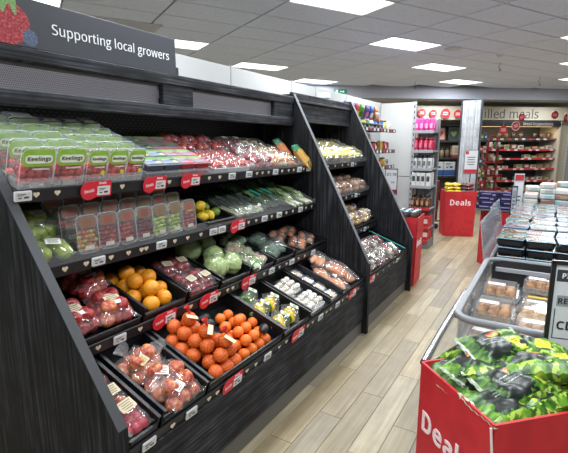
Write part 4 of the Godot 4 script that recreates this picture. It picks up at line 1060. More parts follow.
func build_right() -> void:
	# green bag bin, turned a quarter to the aisle
	var bin := dump_bin("large red Deals bin heaped with glossy green snack bags", P(-0.06 + 0.0275, 0, 1.15 + 0.5275), -45.0, 0.345, 0.42, 0.89, 1.0, [0, 3], 0.70, 0.785)
	bin.position = P(-0.06 - 0.122 + 0.1485, 0, 1.15 + 0.122 + 0.1485)
	# torn corner tape: white cut edge at the corner slit
	part(bin, "corner_slit", boxes("slit", [[Vector3(0.0, 0.0, 0), Vector3(0.006, 0.10, 0.004), R(0, 0, 6)], [Vector3(-0.006, -0.09, 0), Vector3(0.003, 0.12, 0.004), R(0, 0, -5)]]), hexm("dccfcb", 0.7), Vector3(0.1735, 0.83, 0.2145), R(0, 45, 0))

	var bags := [
		# x, Z (plan), height, yaw, pitch, roll, print
		[-0.165, 1.45, 0.868, 48, 4, 6, 0], [-0.105, 1.365, 0.872, 48, 4, -6, 1], [-0.03, 1.285, 0.876, 46, -4, 4, 2], [0.03, 1.36, 0.87, 50, 6, -14, 0], [0.08, 1.44, 0.87, 48, 4, -10, 1],
		[-0.15, 1.47, 0.915, -35, 20, 4, 2], [-0.075, 1.39, 0.915, 18, 4, -20, 1], [0.03, 1.47, 0.915, 66, -12, 16, 2], [-0.10, 1.54, 0.91, 10, 10, 8, 0],
		[-0.02, 1.345, 0.915, 56, 8, 20, 0], [-0.135, 1.41, 0.91, 78, 6, 20, 1], [0.09, 1.50, 0.905, 30, -10, -10, 1], [-0.01, 1.54, 0.945, -15, 6, -6, 2], [-0.085, 1.47, 0.955, 52, 0, 20, 0], [0.035, 1.42, 0.95, 8, 10, -14, 2], [0.02, 1.60, 0.90, 70, -8, 8, 1]]
	for k in bags.size():
		var q: Array = bags[k]
		var o := thing("snack_bag", "glossy green snack bag with black field and yellow flash in the red bin", "snack bag", P(q[0], q[2], q[1]), R(0, q[3], 0) * R(q[5], 0, q[4]), "green snack bags")
		part(o, "bag", pillow(0.235, 0.078, 0.15, 0.016, 100 + k % 6, 22, 16), bag_texture(q[6]))
		for s in [-1, 1]:
			part(o, "crimped_end", surf("crimp%d" % (k % 3), 24, 2, func(u: float, v: float) -> Vector3:
				return Vector3((v - 0.5) * 0.012, 0.002 * sin(u * 40.0) + 0.004 * sin(u * 7.0 + k % 3), (u - 0.5) * 0.156)), hexm("8f9c80", 0.4), Vector3(s * 0.118, 0, 0))
	# bagged base layer hides the bin floor
	for k in 3:
		var o := thing("snack_bag", "glossy green snack bag with black field and yellow flash in the red bin", "snack bag", P(-0.09 + 0.055 * k, 0.80, 1.365 + 0.055 * k), R(0, 45, 0), "green snack bags")
		part(o, "bag", pillow(0.235, 0.078, 0.15, 0.016, 100 + k % 6, 22, 16), bag_texture(k % 3))
	# clearance poster in a black frame on a short post behind the bin
	var ps := thing("poster_stand", "black framed clearance poster on a post between bin and chiller", "sign", P(0.155, 0.87, 1.78), R(0, 14, 0))
	part(ps, "frame", boxes("pframe", [[Vector3(-0.115, 0.16, 0), Vector3(0.014, 0.35, 0.012)], [Vector3(0.115, 0.16, 0), Vector3(0.014, 0.35, 0.012)], [Vector3(0, 0.328, 0), Vector3(0.244, 0.014, 0.012)], [Vector3(0, -0.008, 0), Vector3(0.244, 0.014, 0.012)]]), hexm("1c1d20", 0.35))
	var sheet := part(ps, "sheet", plate(0.22, 0.326, 0.003, 0.001), hexm("c9ccd2", 0.45), Vector3(0, 0.16, -0.001))
	part(sheet, "heading_band", plate(0.205, 0.042, 0.001, 0.001), hexm("33353b", 0.5), Vector3(0, 0.122, 0.002))
	part(sheet, "heading", text("PIN", 0.04, true), hexm("d9dce0", 0.5), Vector3(-0.066, 0.122, 0.003))
	part(sheet, "reduced_band", plate(0.19, 0.04, 0.001, 0.001), hexm("8e9196", 0.5), Vector3(0, 0.03, 0.002))
	part(sheet, "reduced_words", text("REDUCED", 0.125, true), hexm("24262a", 0.5), Vector3(-0.028, 0.03, 0.003))
	part(sheet, "clear_box", boxes("clearbox", [[Vector3(-0.097, -0.055, 0.002), Vector3(0.003, 0.11, 0.001)], [Vector3(0.097, -0.055, 0.002), Vector3(0.003, 0.11, 0.001)], [Vector3(0, -0.11, 0.002), Vector3(0.196, 0.003, 0.001)]]), hexm("33353b", 0.5))
	part(sheet, "clear_words", text("CLEAR", 0.125, true), hexm("1d1f23", 0.5), Vector3(-0.024, -0.06, 0.003))
	part(sheet, "to_words", text("TO", 0.02, true), hexm("33353b", 0.5), Vector3(0, -0.015, 0.003))
	part(ps, "post", rbox(0.02, 0.1, 0.012, 0.003), hexm("1c1d20", 0.35), Vector3(0.0, -0.05, -0.012))
	# ---- chiller with pastries
	chiller("grey rimmed open chiller with clear sides holding wrapped bakes", -0.30, 0.75, 1.95, 3.16, 0.85, 0.69)
	var bump := thing("trolley_rail", "bent stainless steel bumper rail beside the bakes chiller", "rail", P(-0.365, 0.74, 2.3))
	part(bump, "rail", tube("bumper", [P(0, -0.01, -0.60), P(0, 0, -0.3), P(0, 0, 0.1), P(0, 0, 0.36), P(0.0, -0.005, 0.42), P(0.02, -0.025, 0.45), P(0.045, -0.05, 0.44), P(0.05, -0.08, 0.40), P(0.05, -0.10, 0.30)], 0.016, 10), mat(Color.html("a9abac"), 0.25, 0.9))
	part(bump, "bracket", rbox(0.05, 0.03, 0.06, 0.006), hexm("3a3b3e", 0.4), P(0.03, -0.02, 0.05))
	var bakes := []
	for cx in 4:
		var z := 2.1
		for r in 5:
			var kd: int = [[3, 1, 0, 1, 0], [0, 3, 2, 3, 1], [1, 0, 3, 2, 0], [3, 2, 1, 0, 2]][cx][r]
			z += 0.0 if r == 0 else (0.19 if kd == 2 or bakes[-1][2] == 2 else 0.165)
			bakes.append([-0.17 + 0.19 * cx, z, kd, 0])
			if kd != 2 and (r + cx) % 2 == 1: bakes.append([-0.17 + 0.19 * cx, z, kd, 1])
	for k in bakes.size():
		var q: Array = bakes[k]
		var big: bool = q[2] == 2
		var w := 0.19 if big else 0.165
		var l := 0.2 if big else 0.15
		var hh := 0.10 if big else 0.075
		var o := thing("bake_pack", ["clear pack of pale pink pastries with white sticker", "clear pack of brown rolls with white sticker", "tall clear box of golden baked pastry squares", "clear pack of cream cakes with yellow edge label"][q[2]], "bakery pack", P(q[0], 0.692 + 0.083 * q[3], q[1]), R(0, rng.randf_range(-6, 6), 0), ["pale pastry packs", "brown roll packs", "golden pastry boxes", "cream cake packs"][q[2]])
		part(o, "tray", crate_small(w, 0.03, l), mat(Color(0.7, 0.7, 0.7, 0.3), 0.12))
		for i in 3:
			for j in 3: part(o, "pastry", blob(Vector3(w / 6.2, hh * 0.34, l / 6.2), 0.55, 2.6, 200 + (i + j) % 3, 10, 7), noisy("bake%d" % q[2], [["b98c6a", "d6c0a4", "9c6c50"], ["94643e", "c0925c", "7a4e30"], ["b58646", "dcb880", "94642e"], ["d6cab4", "a8804c", "e0d8c8"]][q[2]], 0.06, 14.0, 0.6), Vector3((i - 1) * w * 0.29, hh * 0.42, (j - 1) * l * 0.29), R(0, i * 40 + j * 70, 0))
		part(o, "lid", rbox(w, hh, l, 0.012), clear(), Vector3(0, hh / 2 + 0.004, 0))
		part(o, "sticker", plate(0.085, 0.042, 0.001, 0.003), hexm("d2d5d6", 0.4), Vector3(-0.02, hh + 0.0055, l * 0.22), R(-90, 0, 0))
		if q[2] == 3: part(o, "yellow_label", plate(w * 0.7, 0.03, 0.001, 0.002), hexm("cdb64a", 0.4), Vector3(0, hh + 0.0055, -l * 0.3), R(-90, 0, 0))
	for k in 4:
		var o := thing("near_bake_pack", "clear pack of iced buns just behind the green snack bags", "bakery pack", P(-0.13 + 0.2 * k, 0.60, 1.80), R(0, rng.randf_range(-8, 8), 0), "iced bun packs")
		for i in 3:
			for j in 2: part(o, "bun", blob(Vector3(0.03, 0.03, 0.035), 0.25, 2.0, 210, 10, 7), noisy("bun", ["b87f5c", "caa084", "a5714e"], 0.06, 14.0, 0.6), Vector3((i - 1) * 0.055, 0.03, (j - 0.5) * 0.075))
		part(o, "lid", rbox(0.18, 0.075, 0.16, 0.012), clear(), Vector3(0, 0.038, 0))
		part(o, "sticker", plate(0.06, 0.03, 0.001, 0.003), hexm("d2d5d6", 0.4), Vector3(0, 0.077, 0.03), R(-90, 0, 0))
	var stand := thing("bake_table", "low grey shelf carrying the iced bun packs", "shelf", P(0.2, 0, 1.82))
	part(stand, "deck", rbox(0.9, 0.02, 0.22, 0.004), hexm("77797c", 0.5), Vector3(0, 0.588, 0))
	part(stand, "front", rbox(0.9, 0.57, 0.02, 0.004), hexm("4a4b4f", 0.5), Vector3(0, 0.288, 0.1))
	# ---- long chiller with black trays
	var dk := chiller("long open chiller stacked with black film lidded trays", -0.30, 0.75, 3.20, 5.20, 0.80, 0.72)
	for s in [[-0.325, 3.30, 8.0], [-0.34, 4.15, 10.0]]:
		var g := thing("side_glass", ["clear plastic guard leaning out at the near corner of the tray chiller", "clear plastic guard leaning out halfway along the tray chiller"][0 if s[1] < 3.5 else 1], "guard", P(s[0], 0.68, s[1]), R(0, 0, s[2]))
		part(g, "sheet", rbox(0.006, 0.40, 0.70, 0.002), mat(Color(0.80, 0.87, 0.90, 0.32), 0.1), Vector3(0, 0.2, -0.33))
		part(g, "foot", rbox(0.02, 0.02, 0.70, 0.004), mat(Color.html("9a9c9e"), 0.3, 0.8), Vector3(0, 0.01, -0.33))
	var kick := thing("kick_rail", "thin chrome kick rail round the corner of the tray chiller", "rail", P(-0.36, 0.45, 3.9))
	part(kick, "rail", tube("kick", [P(0.1, -0.14, -0.65), P(0.02, -0.14, -0.68), P(-0.01, -0.13, -0.66), P(-0.02, 0.0, -0.3), P(-0.02, 0.02, 0.3), P(-0.02, 0.02, 1.2)], 0.009, 8), mat(Color.html("b4b6b8"), 0.2, 0.9))
	var lids := []
	for v in 5:
		var im := Image.create(48, 40, false, Image.FORMAT_RGB8)
		var nz := noise(300 + v, 0.09)
		for y in 40:
			for x in 48:
				var a := nz.get_noise_2d(x, y)
				var c := Color.html("24221f")
				if a > 0.28: c = Color.html(["b9aaa0", "b08a80", "a89aa4", "a8b0a8", "b4a890"][v])
				elif a > 0.08: c = Color.html(["8a5c4c", "94443e", "7a5868", "6c7a50", "96643c"][v])
				elif a < -0.2: c = Color.html(["9a8a78", "8c7468", "b0a6ac", "8e8a78", "7c6a54"][v])
				im.set_pixel(x, y, c)
		im.fill_rect(Rect2i(0, 0, 48, 4), Color.html(["7896a6", "96646a", "786a8c", "7a98a0", "5c849c"][v]))
		im.fill_rect(Rect2i(26, 10, 18, 14), Color.html(["b8b6b2", "b0a29c", "b2aeb8", "b8b6b0", "aab2b8"][v]))
		im.fill_rect(Rect2i(28, 14, 12, 2), Color.html("5c585c"))
		lids.append(image_mat("traylid%d" % v, im, 0.2))
	for cx in 5:
		for r in 9:
			var z := 3.36 + 0.215 * r
			var n := 4 if r < 2 else 1
			for y in n:
				var x := -0.185 + 0.178 * cx
				var y0 := (0.735 + 0.062 * y) if r < 2 else 0.925 + 0.003 * r
				var o := thing("film_tray", ["black meal tray with pale printed film lid in a front stack", "black meal tray with pale printed film lid on the raised deck"][0 if r < 2 else 1], "food tray", P(x + rng.randf_range(-0.008, 0.008), y0, z), R(0, rng.randf_range(-7, 7), 0), ["stacked meal trays", "meal trays on the raised deck"][0 if r < 2 else 1])
				part(o, "tray", rbox(0.16, 0.05, 0.19, 0.012), hexm("15171b", 0.3), Vector3(0, 0.026, 0))
				part(o, "film_edge", rbox(0.168, 0.006, 0.198, 0.002), hexm(["8fb4c6", "9cc0cc", "7fa8c0"][(cx + y) % 3], 0.25), Vector3(0, 0.053, 0))
				part(o, "film_lid", plate(0.16, 0.19, 0.002, 0.008), lids[(cx * 2 + r + y) % 5], Vector3(0, 0.0575, 0), R(-90, 0, 0))
	for r in range(2, 9): part(dk, "step", rbox(0.98, 0.2 + 0.003 * r, 0.20, 0.003), hexm("1b1c1f", 0.4), P(-0.0, 0.722 + (0.2 + 0.003 * r) / 2, 3.36 + 0.215 * r - 4.2))
	# ---- bin with purple boxes behind the tray chiller
	dump_bin("red Deals bin carrying purple chocolate boxes behind the tray chiller", P(-0.41, 0, 6.39), -51.5, 0.50, 0.48, 0.76, 1.0, [0, 3], 0.62, 0.66)
	for k in 20:
		var ly := k / 6
		var o := thing("purple_box", "flat purple chocolate box stacked on the Deals bin", "box", P(-0.67 + 0.255 * (k % 3) + 0.02 * (ly % 2), 0.785 + 0.053 * ly, 6.27 + 0.21 * ((k / 3) % 2) + 0.02 * ly), R(0, 4 + rng.randf_range(-7, 7), 0), "purple chocolate boxes")
		part(o, "carton", rbox(0.25, 0.052, 0.2, 0.004), noisy("purple", ["15103a", "1b1546"], 0.03, 3.0, 0.4), Vector3(0, 0.026, 0))
		part(o, "print", boxes("purpleprint", [[Vector3(-0.03, 0.03, 0.1005), Vector3(0.11, 0.014, 0.001)], [Vector3(0.06, 0.02, 0.1005), Vector3(0.04, 0.02, 0.001)]]), hexm("8d84b4", 0.5))
		part(o, "lid_print", boxes("purplelid", [[Vector3(0, 0.0525, 0), Vector3(0.12, 0.001, 0.05)]]), hexm("6a5c9c", 0.5))
	var bd := thing("bin_board", "grey board laid over the purple box bin", "board", P(-0.42, 0.772, 6.38), R(0, 4, 0))
	part(bd, "panel", rbox(0.78, 0.02, 0.46, 0.002), hexm("5c5a60", 0.7))
	part(bd, "batten", rbox(0.5, 0.02, 0.04, 0.002), hexm("5c5a60", 0.7), Vector3(0, -0.02, 0))
	# ---- farther chiller with pale cartons
	chiller("white open chiller piled with pale patterned cartons", -0.24, 0.95, 5.27, 5.92, 0.85, 0.75)
	var cols := ["b9bdb8", "c9c6be", "8fb8c0", "a8886c", "c4c9c8", "94a8a4", "d0cdc6", "8a6e5c"]
	for cx in 8:
		for r in 2:
			for y in (6 + (cx * 5 + r) % 3):
				var o := thing("pale_carton", "small pale patterned food carton piled in the far chiller", "carton", P(-0.15 + 0.147 * cx, 0.757 + 0.056 * y, 5.43 + 0.25 * r), R(0, rng.randf_range(-8, 8), 0), "pale cartons in the far chiller")
				part(o, "carton", rbox(0.135, 0.054, 0.2, 0.01), hexm(cols[(cx * 3 + r * 2 + y * 5) % 8], 0.45), Vector3(0, 0.027, 0))
				part(o, "label", plate(0.07, 0.03, 0.001, 0.003), hexm(cols[(cx + r + y * 3 + 2) % 8], 0.45), Vector3(0.01, 0.027, 0.1005))
				part(o, "lid_label", plate(0.08, 0.1, 0.001, 0.004), hexm(["9fb8b0", "6f5a50", "a8686a"][(cx + y) % 3], 0.45), Vector3(0, 0.0546, 0.02), R(-90, 0, 0))
	for k in 2:
		var o := thing("shelf_card", ["black edged price card standing on the far chiller corner", "white price card with red top standing behind the black card"][k], "sign", P([-0.30, -0.27][k], 0.86, [5.18, 5.28][k]), R(0, 24, 0))
		part(o, "holder", rbox([0.065, 0.10][k], [0.32, 0.42][k], 0.008, 0.003), hexm(["26282b", "b9bcc2"][k], 0.4), Vector3(0, [0.16, 0.23][k], 0))
		part(o, "sheet", plate([0.045, 0.08][k], [0.28, 0.3][k], 0.001, 0.002), hexm(["a9adb4", "d4d6da"][k], 0.45), Vector3(0, [0.16, 0.2][k], 0.005))
		part(o, "heading", plate([0.04, 0.085][k], 0.06, 0.001, 0.002), hexm(["8a8e96", "b8323c"][k], 0.45), Vector3(0, [0.24, 0.40][k], 0.006))
		part(o, "print", print_bars([0.04, 0.07][k], 0.2, 1), hexm("5a5d64", 0.5), Vector3(0, 0.14, 0.0062))
	var cb := thing("card_base", "dark clip base holding the price cards", "clip", P(-0.285, 0.845, 5.23))
	part(cb, "clip", rbox(0.1, 0.03, 0.16, 0.004), hexm("3a3b3e", 0.5))
	part(cb, "leg", rbox(0.03, 0.84, 0.03, 0.004), hexm("4a4b4e", 0.5), Vector3(0, -0.425, 0))

func chiller(label: String, x0: float, x1: float, z0: float, z1: float, rim: float, deck: float) -> Node3D:
	var xc := (x0 + x1) / 2
	var zc := (z0 + z1) / 2
	var o := P(xc, 0, zc)
	var t := thing("open_chiller", label, "chiller", o)
	var w := x1 - x0
	var l := z1 - z0
	var grey := hexm("7f8285", 0.4)
	part(t, "base", rbox(w - 0.1, 0.38, l - 0.08, 0.01), hexm("4a4c50", 0.5), Vector3(0, 0.22, 0))
	part(t, "plinth", rbox(w - 0.14, 0.06, l - 0.12, 0.004), hexm("1d1e20", 0.6), Vector3(0, 0.03, 0))
	part(t, "deck", rbox(w - 0.06, 0.02, l - 0.05, 0.003), hexm("3c3e41", 0.5), Vector3(0, deck - 0.012, 0))
	part(t, "body", rbox(w - 0.03, deck - 0.44, l - 0.03, 0.01), hexm("6a6d70", 0.45), Vector3(0, (deck + 0.40) / 2 - 0.01, 0))
	for s in [-1, 1]:
		part(t, "side_pane", rbox(0.006, rim - deck + 0.02, l - 0.06, 0.001), mat(Color(0.85, 0.9, 0.92, 0.12), 0.06), Vector3(s * (w / 2 - 0.012), (rim + deck) / 2 - 0.01, 0))
		part(t, "end_pane", rbox(w - 0.06, rim - deck + 0.02, 0.012, 0.001), hexm("2a2c2f", 0.3) if s < 0 else mat(Color(0.85, 0.9, 0.92, 0.12), 0.06), Vector3(0, (rim + deck) / 2 - 0.01, s * (l / 2 - 0.012)))
	var loop := []
	for p in rrect(w, l, 0.09, 5): loop.append(Vector3(p.x, 0, p.y))
	loop.append(loop[0])
	loop.append(loop[1])
	part(t, "rim", ribbon("rim%.2f,%.2f" % [w, l], loop, 0.032, 0.028), grey, Vector3(0, rim, 0))
	part(t, "price_rail", rbox(w - 0.1, 0.03, 0.01, 0.003), hexm("a4a7aa", 0.35), Vector3(0, rim - 0.06, -l / 2 + 0.03))
	return t

# a flat rounded bar swept along a closed loop in the plane
func ribbon(key: String, path: Array, w: float, h: float) -> ArrayMesh:
	return surf("rib" + key, 10, path.size() - 2, func(u: float, v: float) -> Vector3:
		var n := path.size() - 2
		var k := int(round(v * n)) % n
		var a: Vector3 = path[(k - 1 + n) % n]
		var b: Vector3 = path[(k + 1) % n]
		var d := (b - a).normalized()
		var s := d.cross(Vector3.UP).normalized()
		var cx := cos(u * TAU)
		var sy := sin(u * TAU)
		return path[k] + s * signf(cx) * pow(absf(cx), 0.5) * w / 2 + Vector3.UP * signf(sy) * pow(absf(sy), 0.5) * h / 2)

# ---------------------------------------------------------------- gondolas and the rear hall
func slotted_upright(t: Node3D, at: Vector3, h: float, b := Basis.IDENTITY) -> void:
	var u := part(t, "upright", rbox(0.05, h, 0.04, 0.004), hexm("b4b6b8", 0.45), at + Vector3(0, h / 2, 0), b)
	for k in int(h / 0.085): part(u, "slot", rbox(0.016, 0.035, 0.004, 0.0005), hexm("2a2b2d", 0.6), Vector3(0, -h / 2 + 0.06 + 0.085 * k, 0.0205))

func build_gondolas() -> void:
	var white := hexm("c9cac8", 0.55)
	# white shelving behind the produce racks
	var o := P(-2.44, 0, 4.6)
	var t := thing("white_shelving", "run of white shelf backs rising behind the black produce racks", "shelving", o)
	var zs := [2.42, 3.13, 4.16, 4.72, 5.62, 7.02]
	for k in 5:
		part(t, "back_panel", rbox(0.03, 2.26, zs[k + 1] - zs[k] - 0.012, 0.004), hexm("a8a9a7", 0.55), P(-2.44, 1.13, (zs[k] + zs[k + 1]) / 2) - o)
	for k in 6:
		part(t, "upright", rbox(0.034, 2.27, 0.014, 0.002), hexm("9b9d9f", 0.4), P(-2.438, 1.135, zs[k]) - o)
	part(t, "ledge", rbox(0.16, 0.07, 0.09, 0.006), white, P(-2.37, 2.17, 4.80) - o)
	# shelves of jars and tins past the short rack
	var ys := [1.80, 1.51, 1.285, 0.985, 0.60]
	for s in 5:
		var sh := part(t, "shelf", rbox(0.38, 0.025, 1.68, 0.003), hexm("3a3c40", 0.5), P(-2.22, ys[s], 5.72) - o)
		part(sh, "price_strip", rbox(0.008, 0.05, 1.68, 0.002), hexm("1e1f22", 0.4), Vector3(0.192, 0, 0))
		for k in 12: part(sh, "ticket", rbox(0.004, 0.032, 0.06, 0.001), hexm(["d6d8d8", "d6d8d8", "c0343c"][(k * 5 + s) % 3], 0.45), Vector3(0.198, 0, 0.78 - 0.14 * k))
	var pal := [["2f5aa0", "b8b23c", "c23a3a", "d0cfc8", "3f7a50"], ["7a4a34", "c8a63c", "b03038", "d8d2c0"], ["4a3630", "c23038", "d4b93e", "b8b4ac"], ["b5452c", "d9d4c6", "9a2a30", "caa23c"], ["c9bb40", "c23038", "d0cfc8", "34507a"]]
	for s in 5:
		for k in 11:
			var h: float = [0.13, 0.12, 0.10, 0.15, 0.16][s] * (0.85 + 0.3 * rng.randf())
			var x := -2.12
			var z := 5.0 + 0.142 * k
			var cc: String = pal[s][rng.randi() % pal[s].size()]
			if s in [0, 3] or k % 3 == 0:
				var jr := thing("food_jar", "small jar with coloured label on the white shelving past the banana rack", "jar", P(x, ys[s] + 0.0125, z), Basis.IDENTITY, "jars past the banana rack")
				part(jr, "jar", lathe("jar%.2f" % snappedf(h, 0.02), [Vector2(0, 0), Vector2(0.045, 0), Vector2(0.048, 0.01), Vector2(0.048, h * 0.75), Vector2(0.034, h * 0.86), Vector2(0.034, h * 0.88), Vector2(0, h * 0.88)], 12), hexm(cc, 0.35))
				part(jr, "lid", lathe("jlid%.2f" % snappedf(h, 0.02), [Vector2(0, h), Vector2(0.037, h), Vector2(0.038, h * 0.87), Vector2(0, h * 0.87)], 12), hexm(["2d2d30", "c9c4b8", "a8323a"][k % 3], 0.35))
				part(jr, "label", plate(0.06, h * 0.4, 0.001, 0.004), hexm("c8c4b6", 0.5), Vector3(0.049, h * 0.4, 0), FACE)
			else:
				var px := thing("food_packet", "small printed food packet on the white shelving past the banana rack", "packet", P(x, ys[s] + 0.0125, z), R(0, rng.randf_range(-8, 8), 0), "packets past the banana rack")
				part(px, "packet", rbox(0.06, h, 0.11, 0.008), hexm(cc, 0.4), Vector3(0, h / 2, 0))
				part(px, "label", plate(0.07, h * 0.35, 0.001, 0.004), hexm(["d8d4c8", "2f3036", "d0b43c"][k % 3], 0.5), Vector3(0.031, h * 0.55, 0), FACE)
	# bright bags along the top behind the rack panels
	for k in 7:
		var b := thing("sweet_bag", ["blue", "blue", "red", "green", "purple", "blue", "orange"][k] + " printed snack bag on the top shelf behind the short rack", "snack bag", P(-2.16, 1.985, 4.92 + 0.17 * k), R(0, 0, 70), "bright bags on the top shelf")
		part(b, "bag", pillow(0.2, 0.07, 0.15, 0.015, 100 + k % 6, 12, 10), hexm(["2a4a9a", "31509c", "a8343a", "5a9a3c", "5c3c84", "2c58a4", "c26a34"][k], 0.35), Vector3(0.03, 0, 0))
		part(b, "print", plate(0.1, 0.06, 0.001, 0.01), hexm(["c9b43c", "c23a3c", "d8c44a", "2f5a34", "c25a8a", "d0d0c8", "d8c8a0"][k], 0.4), Vector3(0.02, -0.037, 0), R(90, 0, 90))
	var ts := part(t, "top_shelf", rbox(0.3, 0.02, 1.3, 0.003), hexm("3a3c40", 0.5), P(-2.2, 1.87, 5.4) - o)
	ts.name = "top_shelf"
	var tj := thing("tall_jar", "single white topped jar standing above the shelving", "jar", P(-2.1, 1.88, 5.92))
	part(tj, "jar", lathe("talljar", [Vector2(0, 0), Vector2(0.035, 0), Vector2(0.037, 0.11), Vector2(0.03, 0.12), Vector2(0, 0.12)], 12), hexm("8a6250", 0.35))
	part(tj, "lid", lathe("talljarlid", [Vector2(0, 0.15), Vector2(0.03, 0.15), Vector2(0.032, 0.12), Vector2(0, 0.12)], 12), hexm("c9c6bc", 0.4))
	# price poster clipped to the shelving
	var po := thing("price_poster", "white one pound ten poster in black frame behind the short rack", "poster", P(-1.88, 0.92, 5.99), R(0, 12, 0))
	part(po, "frame", rbox(0.17, 0.36, 0.01, 0.003), hexm("202124", 0.4), Vector3(0, 0.18, 0))
	var psheet := part(po, "sheet", plate(0.15, 0.33, 0.002, 0.002), hexm("d6d8dc", 0.45), Vector3(0, 0.18, 0.006))
	part(psheet, "price", text("£1.10", 0.125, true), hexm("2a2c32", 0.5), Vector3(0.005, 0.10, 0.002))
	part(psheet, "unit_price", text("1/9", 0.05, true), hexm("2a2c32", 0.5), Vector3(0.02, -0.01, 0.002))
	part(psheet, "red_foot", plate(0.15, 0.05, 0.001, 0.001), hexm("8c2a3a", 0.5), Vector3(0, -0.135, 0.0016))
	part(po, "post", rbox(0.02, 0.93, 0.015, 0.003), hexm("3a3b3e", 0.4), Vector3(0, -0.46, -0.01))
	# white end board closing the run
	var eo := P(-2.2, 0, 7.06)
	var e := thing("end_board", "tall white shelving end board with slotted edge post", "shelving", eo)
	part(e, "upper_panel", rbox(0.60, 1.15, 0.03, 0.004), white, Vector3(0, 1.68, 0))
	part(e, "lower_panel", rbox(0.60, 1.09, 0.03, 0.004), white, Vector3(0, 0.55, 0))
	slotted_upright(e, Vector3(0.315, 0, 0.01), 2.26)
	# pink bottle gondola
	var go := P(-1.69, 0, 7.0)
	var g := thing("end_gondola", "grey metal end shelving of pink bottles and red boxes", "shelving", go)
	part(g, "back", rbox(0.32, 1.98, 0.02, 0.003), hexm("8f9194", 0.5), Vector3(0.0, 0.99, -0.22))
	part(g, "plinth", rbox(0.32, 0.12, 0.36, 0.005), hexm("6c6e72", 0.5), Vector3(0.0, 0.06, -0.02))
	for s in [-1, 1]: part(g, "upright", rbox(0.03, 2.0, 0.04, 0.003), hexm("7d8084", 0.4), Vector3(s * 0.155, 1.0, -0.2))
	var gy := [1.81, 1.52, 1.25, 0.98, 0.64, 0.34, 0.13]
	for s in 7:
		var sh := part(g, "shelf", rbox(0.32, 0.03, 0.36, 0.004), hexm("85888c", 0.45), Vector3(0.0, gy[s] - 0.015, -0.02))
		part(sh, "price_strip", rbox(0.32, 0.045, 0.01, 0.002), hexm("9a9da0", 0.4) if s < 4 else hexm("b83038", 0.4), Vector3(0, 0, 0.185))
		var kinds := [["pink_bottle", "bright pink bottle on the grey end shelving", "bottle", "d83a92"], ["red_bottle", "dark pink red bottle on the grey end shelving", "bottle", "b82a4c"], ["white_tube", "white tube with black cap on the grey end shelving", "tube", "c4c6c6"], ["white_carton", "white carton with dark print on the grey end shelving", "carton", "cfd0ce"], ["brown_jar", "brown jar with dark lid on the grey end shelving", "jar", "5c3a2c"], ["red_box", "red printed box on the upper low shelves of the grey end unit", "box", "b5222c"], ["red_carton", "red carton on the bottom shelf of the grey end unit", "carton", "a81e28"]]
		var kd: Array = kinds[s]
		for k in (4 if s < 5 else 3):
			for r in 2:
				var it := thing(kd[0], kd[1], kd[2], go + Vector3((-0.11 if s < 5 else -0.105) + (0.073 if s < 5 else 0.106) * k, gy[s] + 0.001, 0.10 - 0.14 * r), R(0, rng.randf_range(-6, 6), 0), String(kd[0]).replace("_", " ") + "s on the end shelving")
				if s in [0, 1, 2, 4]:
					part(it, "body", lathe("bot%d" % s, [Vector2(0, 0), Vector2(0.03, 0), Vector2(0.032, 0.01), Vector2(0.032, 0.13), Vector2(0.02, 0.155), Vector2(0, 0.155)], 12), hexm(kd[3], 0.3))
					part(it, "cap", lathe("botcap", [Vector2(0, 0.19), Vector2(0.018, 0.19), Vector2(0.02, 0.152), Vector2(0, 0.152)], 10), hexm(["e070b0", "8a2038", "2a2b2e", "", "2a2420"][s], 0.4))
					part(it, "label", plate(0.035, 0.07, 0.001, 0.004), hexm(["e8a0cc", "c86a80", "6a6c70", "", "b8946a"][s], 0.45), Vector3(0, 0.075, 0.033))
				else:
					var hh := 0.2 if s == 3 else 0.17
					part(it, "body", rbox(0.064 if s == 3 else 0.1, hh, 0.12, 0.004), hexm(kd[3], 0.45), Vector3(0, hh / 2, 0))
					part(it, "print", plate(0.045 if s == 3 else 0.08, hh * 0.4, 0.001, 0.003), hexm("3a3c40" if s == 3 else "d8c4b8", 0.5), Vector3(0, hh * 0.55, 0.0605))
	# bin by the rack end with tins
	dump_bin("narrow red Deals bin with foil topped pots at the rack end", P(-1.42, 0, 5.06), 4.0, 0.38, 0.4, 0.80, 0.92, [1], 0.7, 0.62, 0.055)
	for k in 12:
		var c := thing("foil_pot", "small brown pot with silver foil lid in the narrow bin", "pot", P(-1.55 + 0.088 * (k % 4), 0.751, 4.95 + 0.11 * (k / 4)), Basis.IDENTITY, "foil topped pots")
		part(c, "cup", lathe("cup", [Vector2(0, 0), Vector2(0.032, 0), Vector2(0.04, 0.10), Vector2(0, 0.10)], 12), hexm(["4a3428", "5c4232", "3a3a40"][k % 3], 0.4))
		part(c, "foil_lid", lathe("foil", [Vector2(0, 0.108), Vector2(0.036, 0.108), Vector2(0.042, 0.1), Vector2(0, 0.1)], 12), mat(Color.html("9aa4aa"), 0.3, 0.7))

func red_disc(label: String, at: Vector3, b: Basis, r: float, ringed := false) -> void:
	var t := thing("promotion_disc", label, "sign", at, b, "")
	if ringed: part(t, "white_ring", disc(r * 1.18, 0.004), hexm("d8d4d2", 0.5), Vector3(0, 0, -0.004))
	part(t, "disc", disc(r, 0.006), hexm("c4303a", 0.45))
	part(t, "print", boxes("discprint%.3f" % r, [[Vector3(0, r * 0.2, 0.004), Vector3(r * 1.1, r * 0.26, 0.001)], [Vector3(0, -r * 0.2, 0.004), Vector3(r * 1.2, r * 0.22, 0.001)]]), hexm("e0b8b8", 0.5))
	part(t, "hanger", rbox(0.006, 0.12, 0.004, 0.001), hexm("a8a8a8", 0.4), Vector3(0, r + 0.055, -0.003))

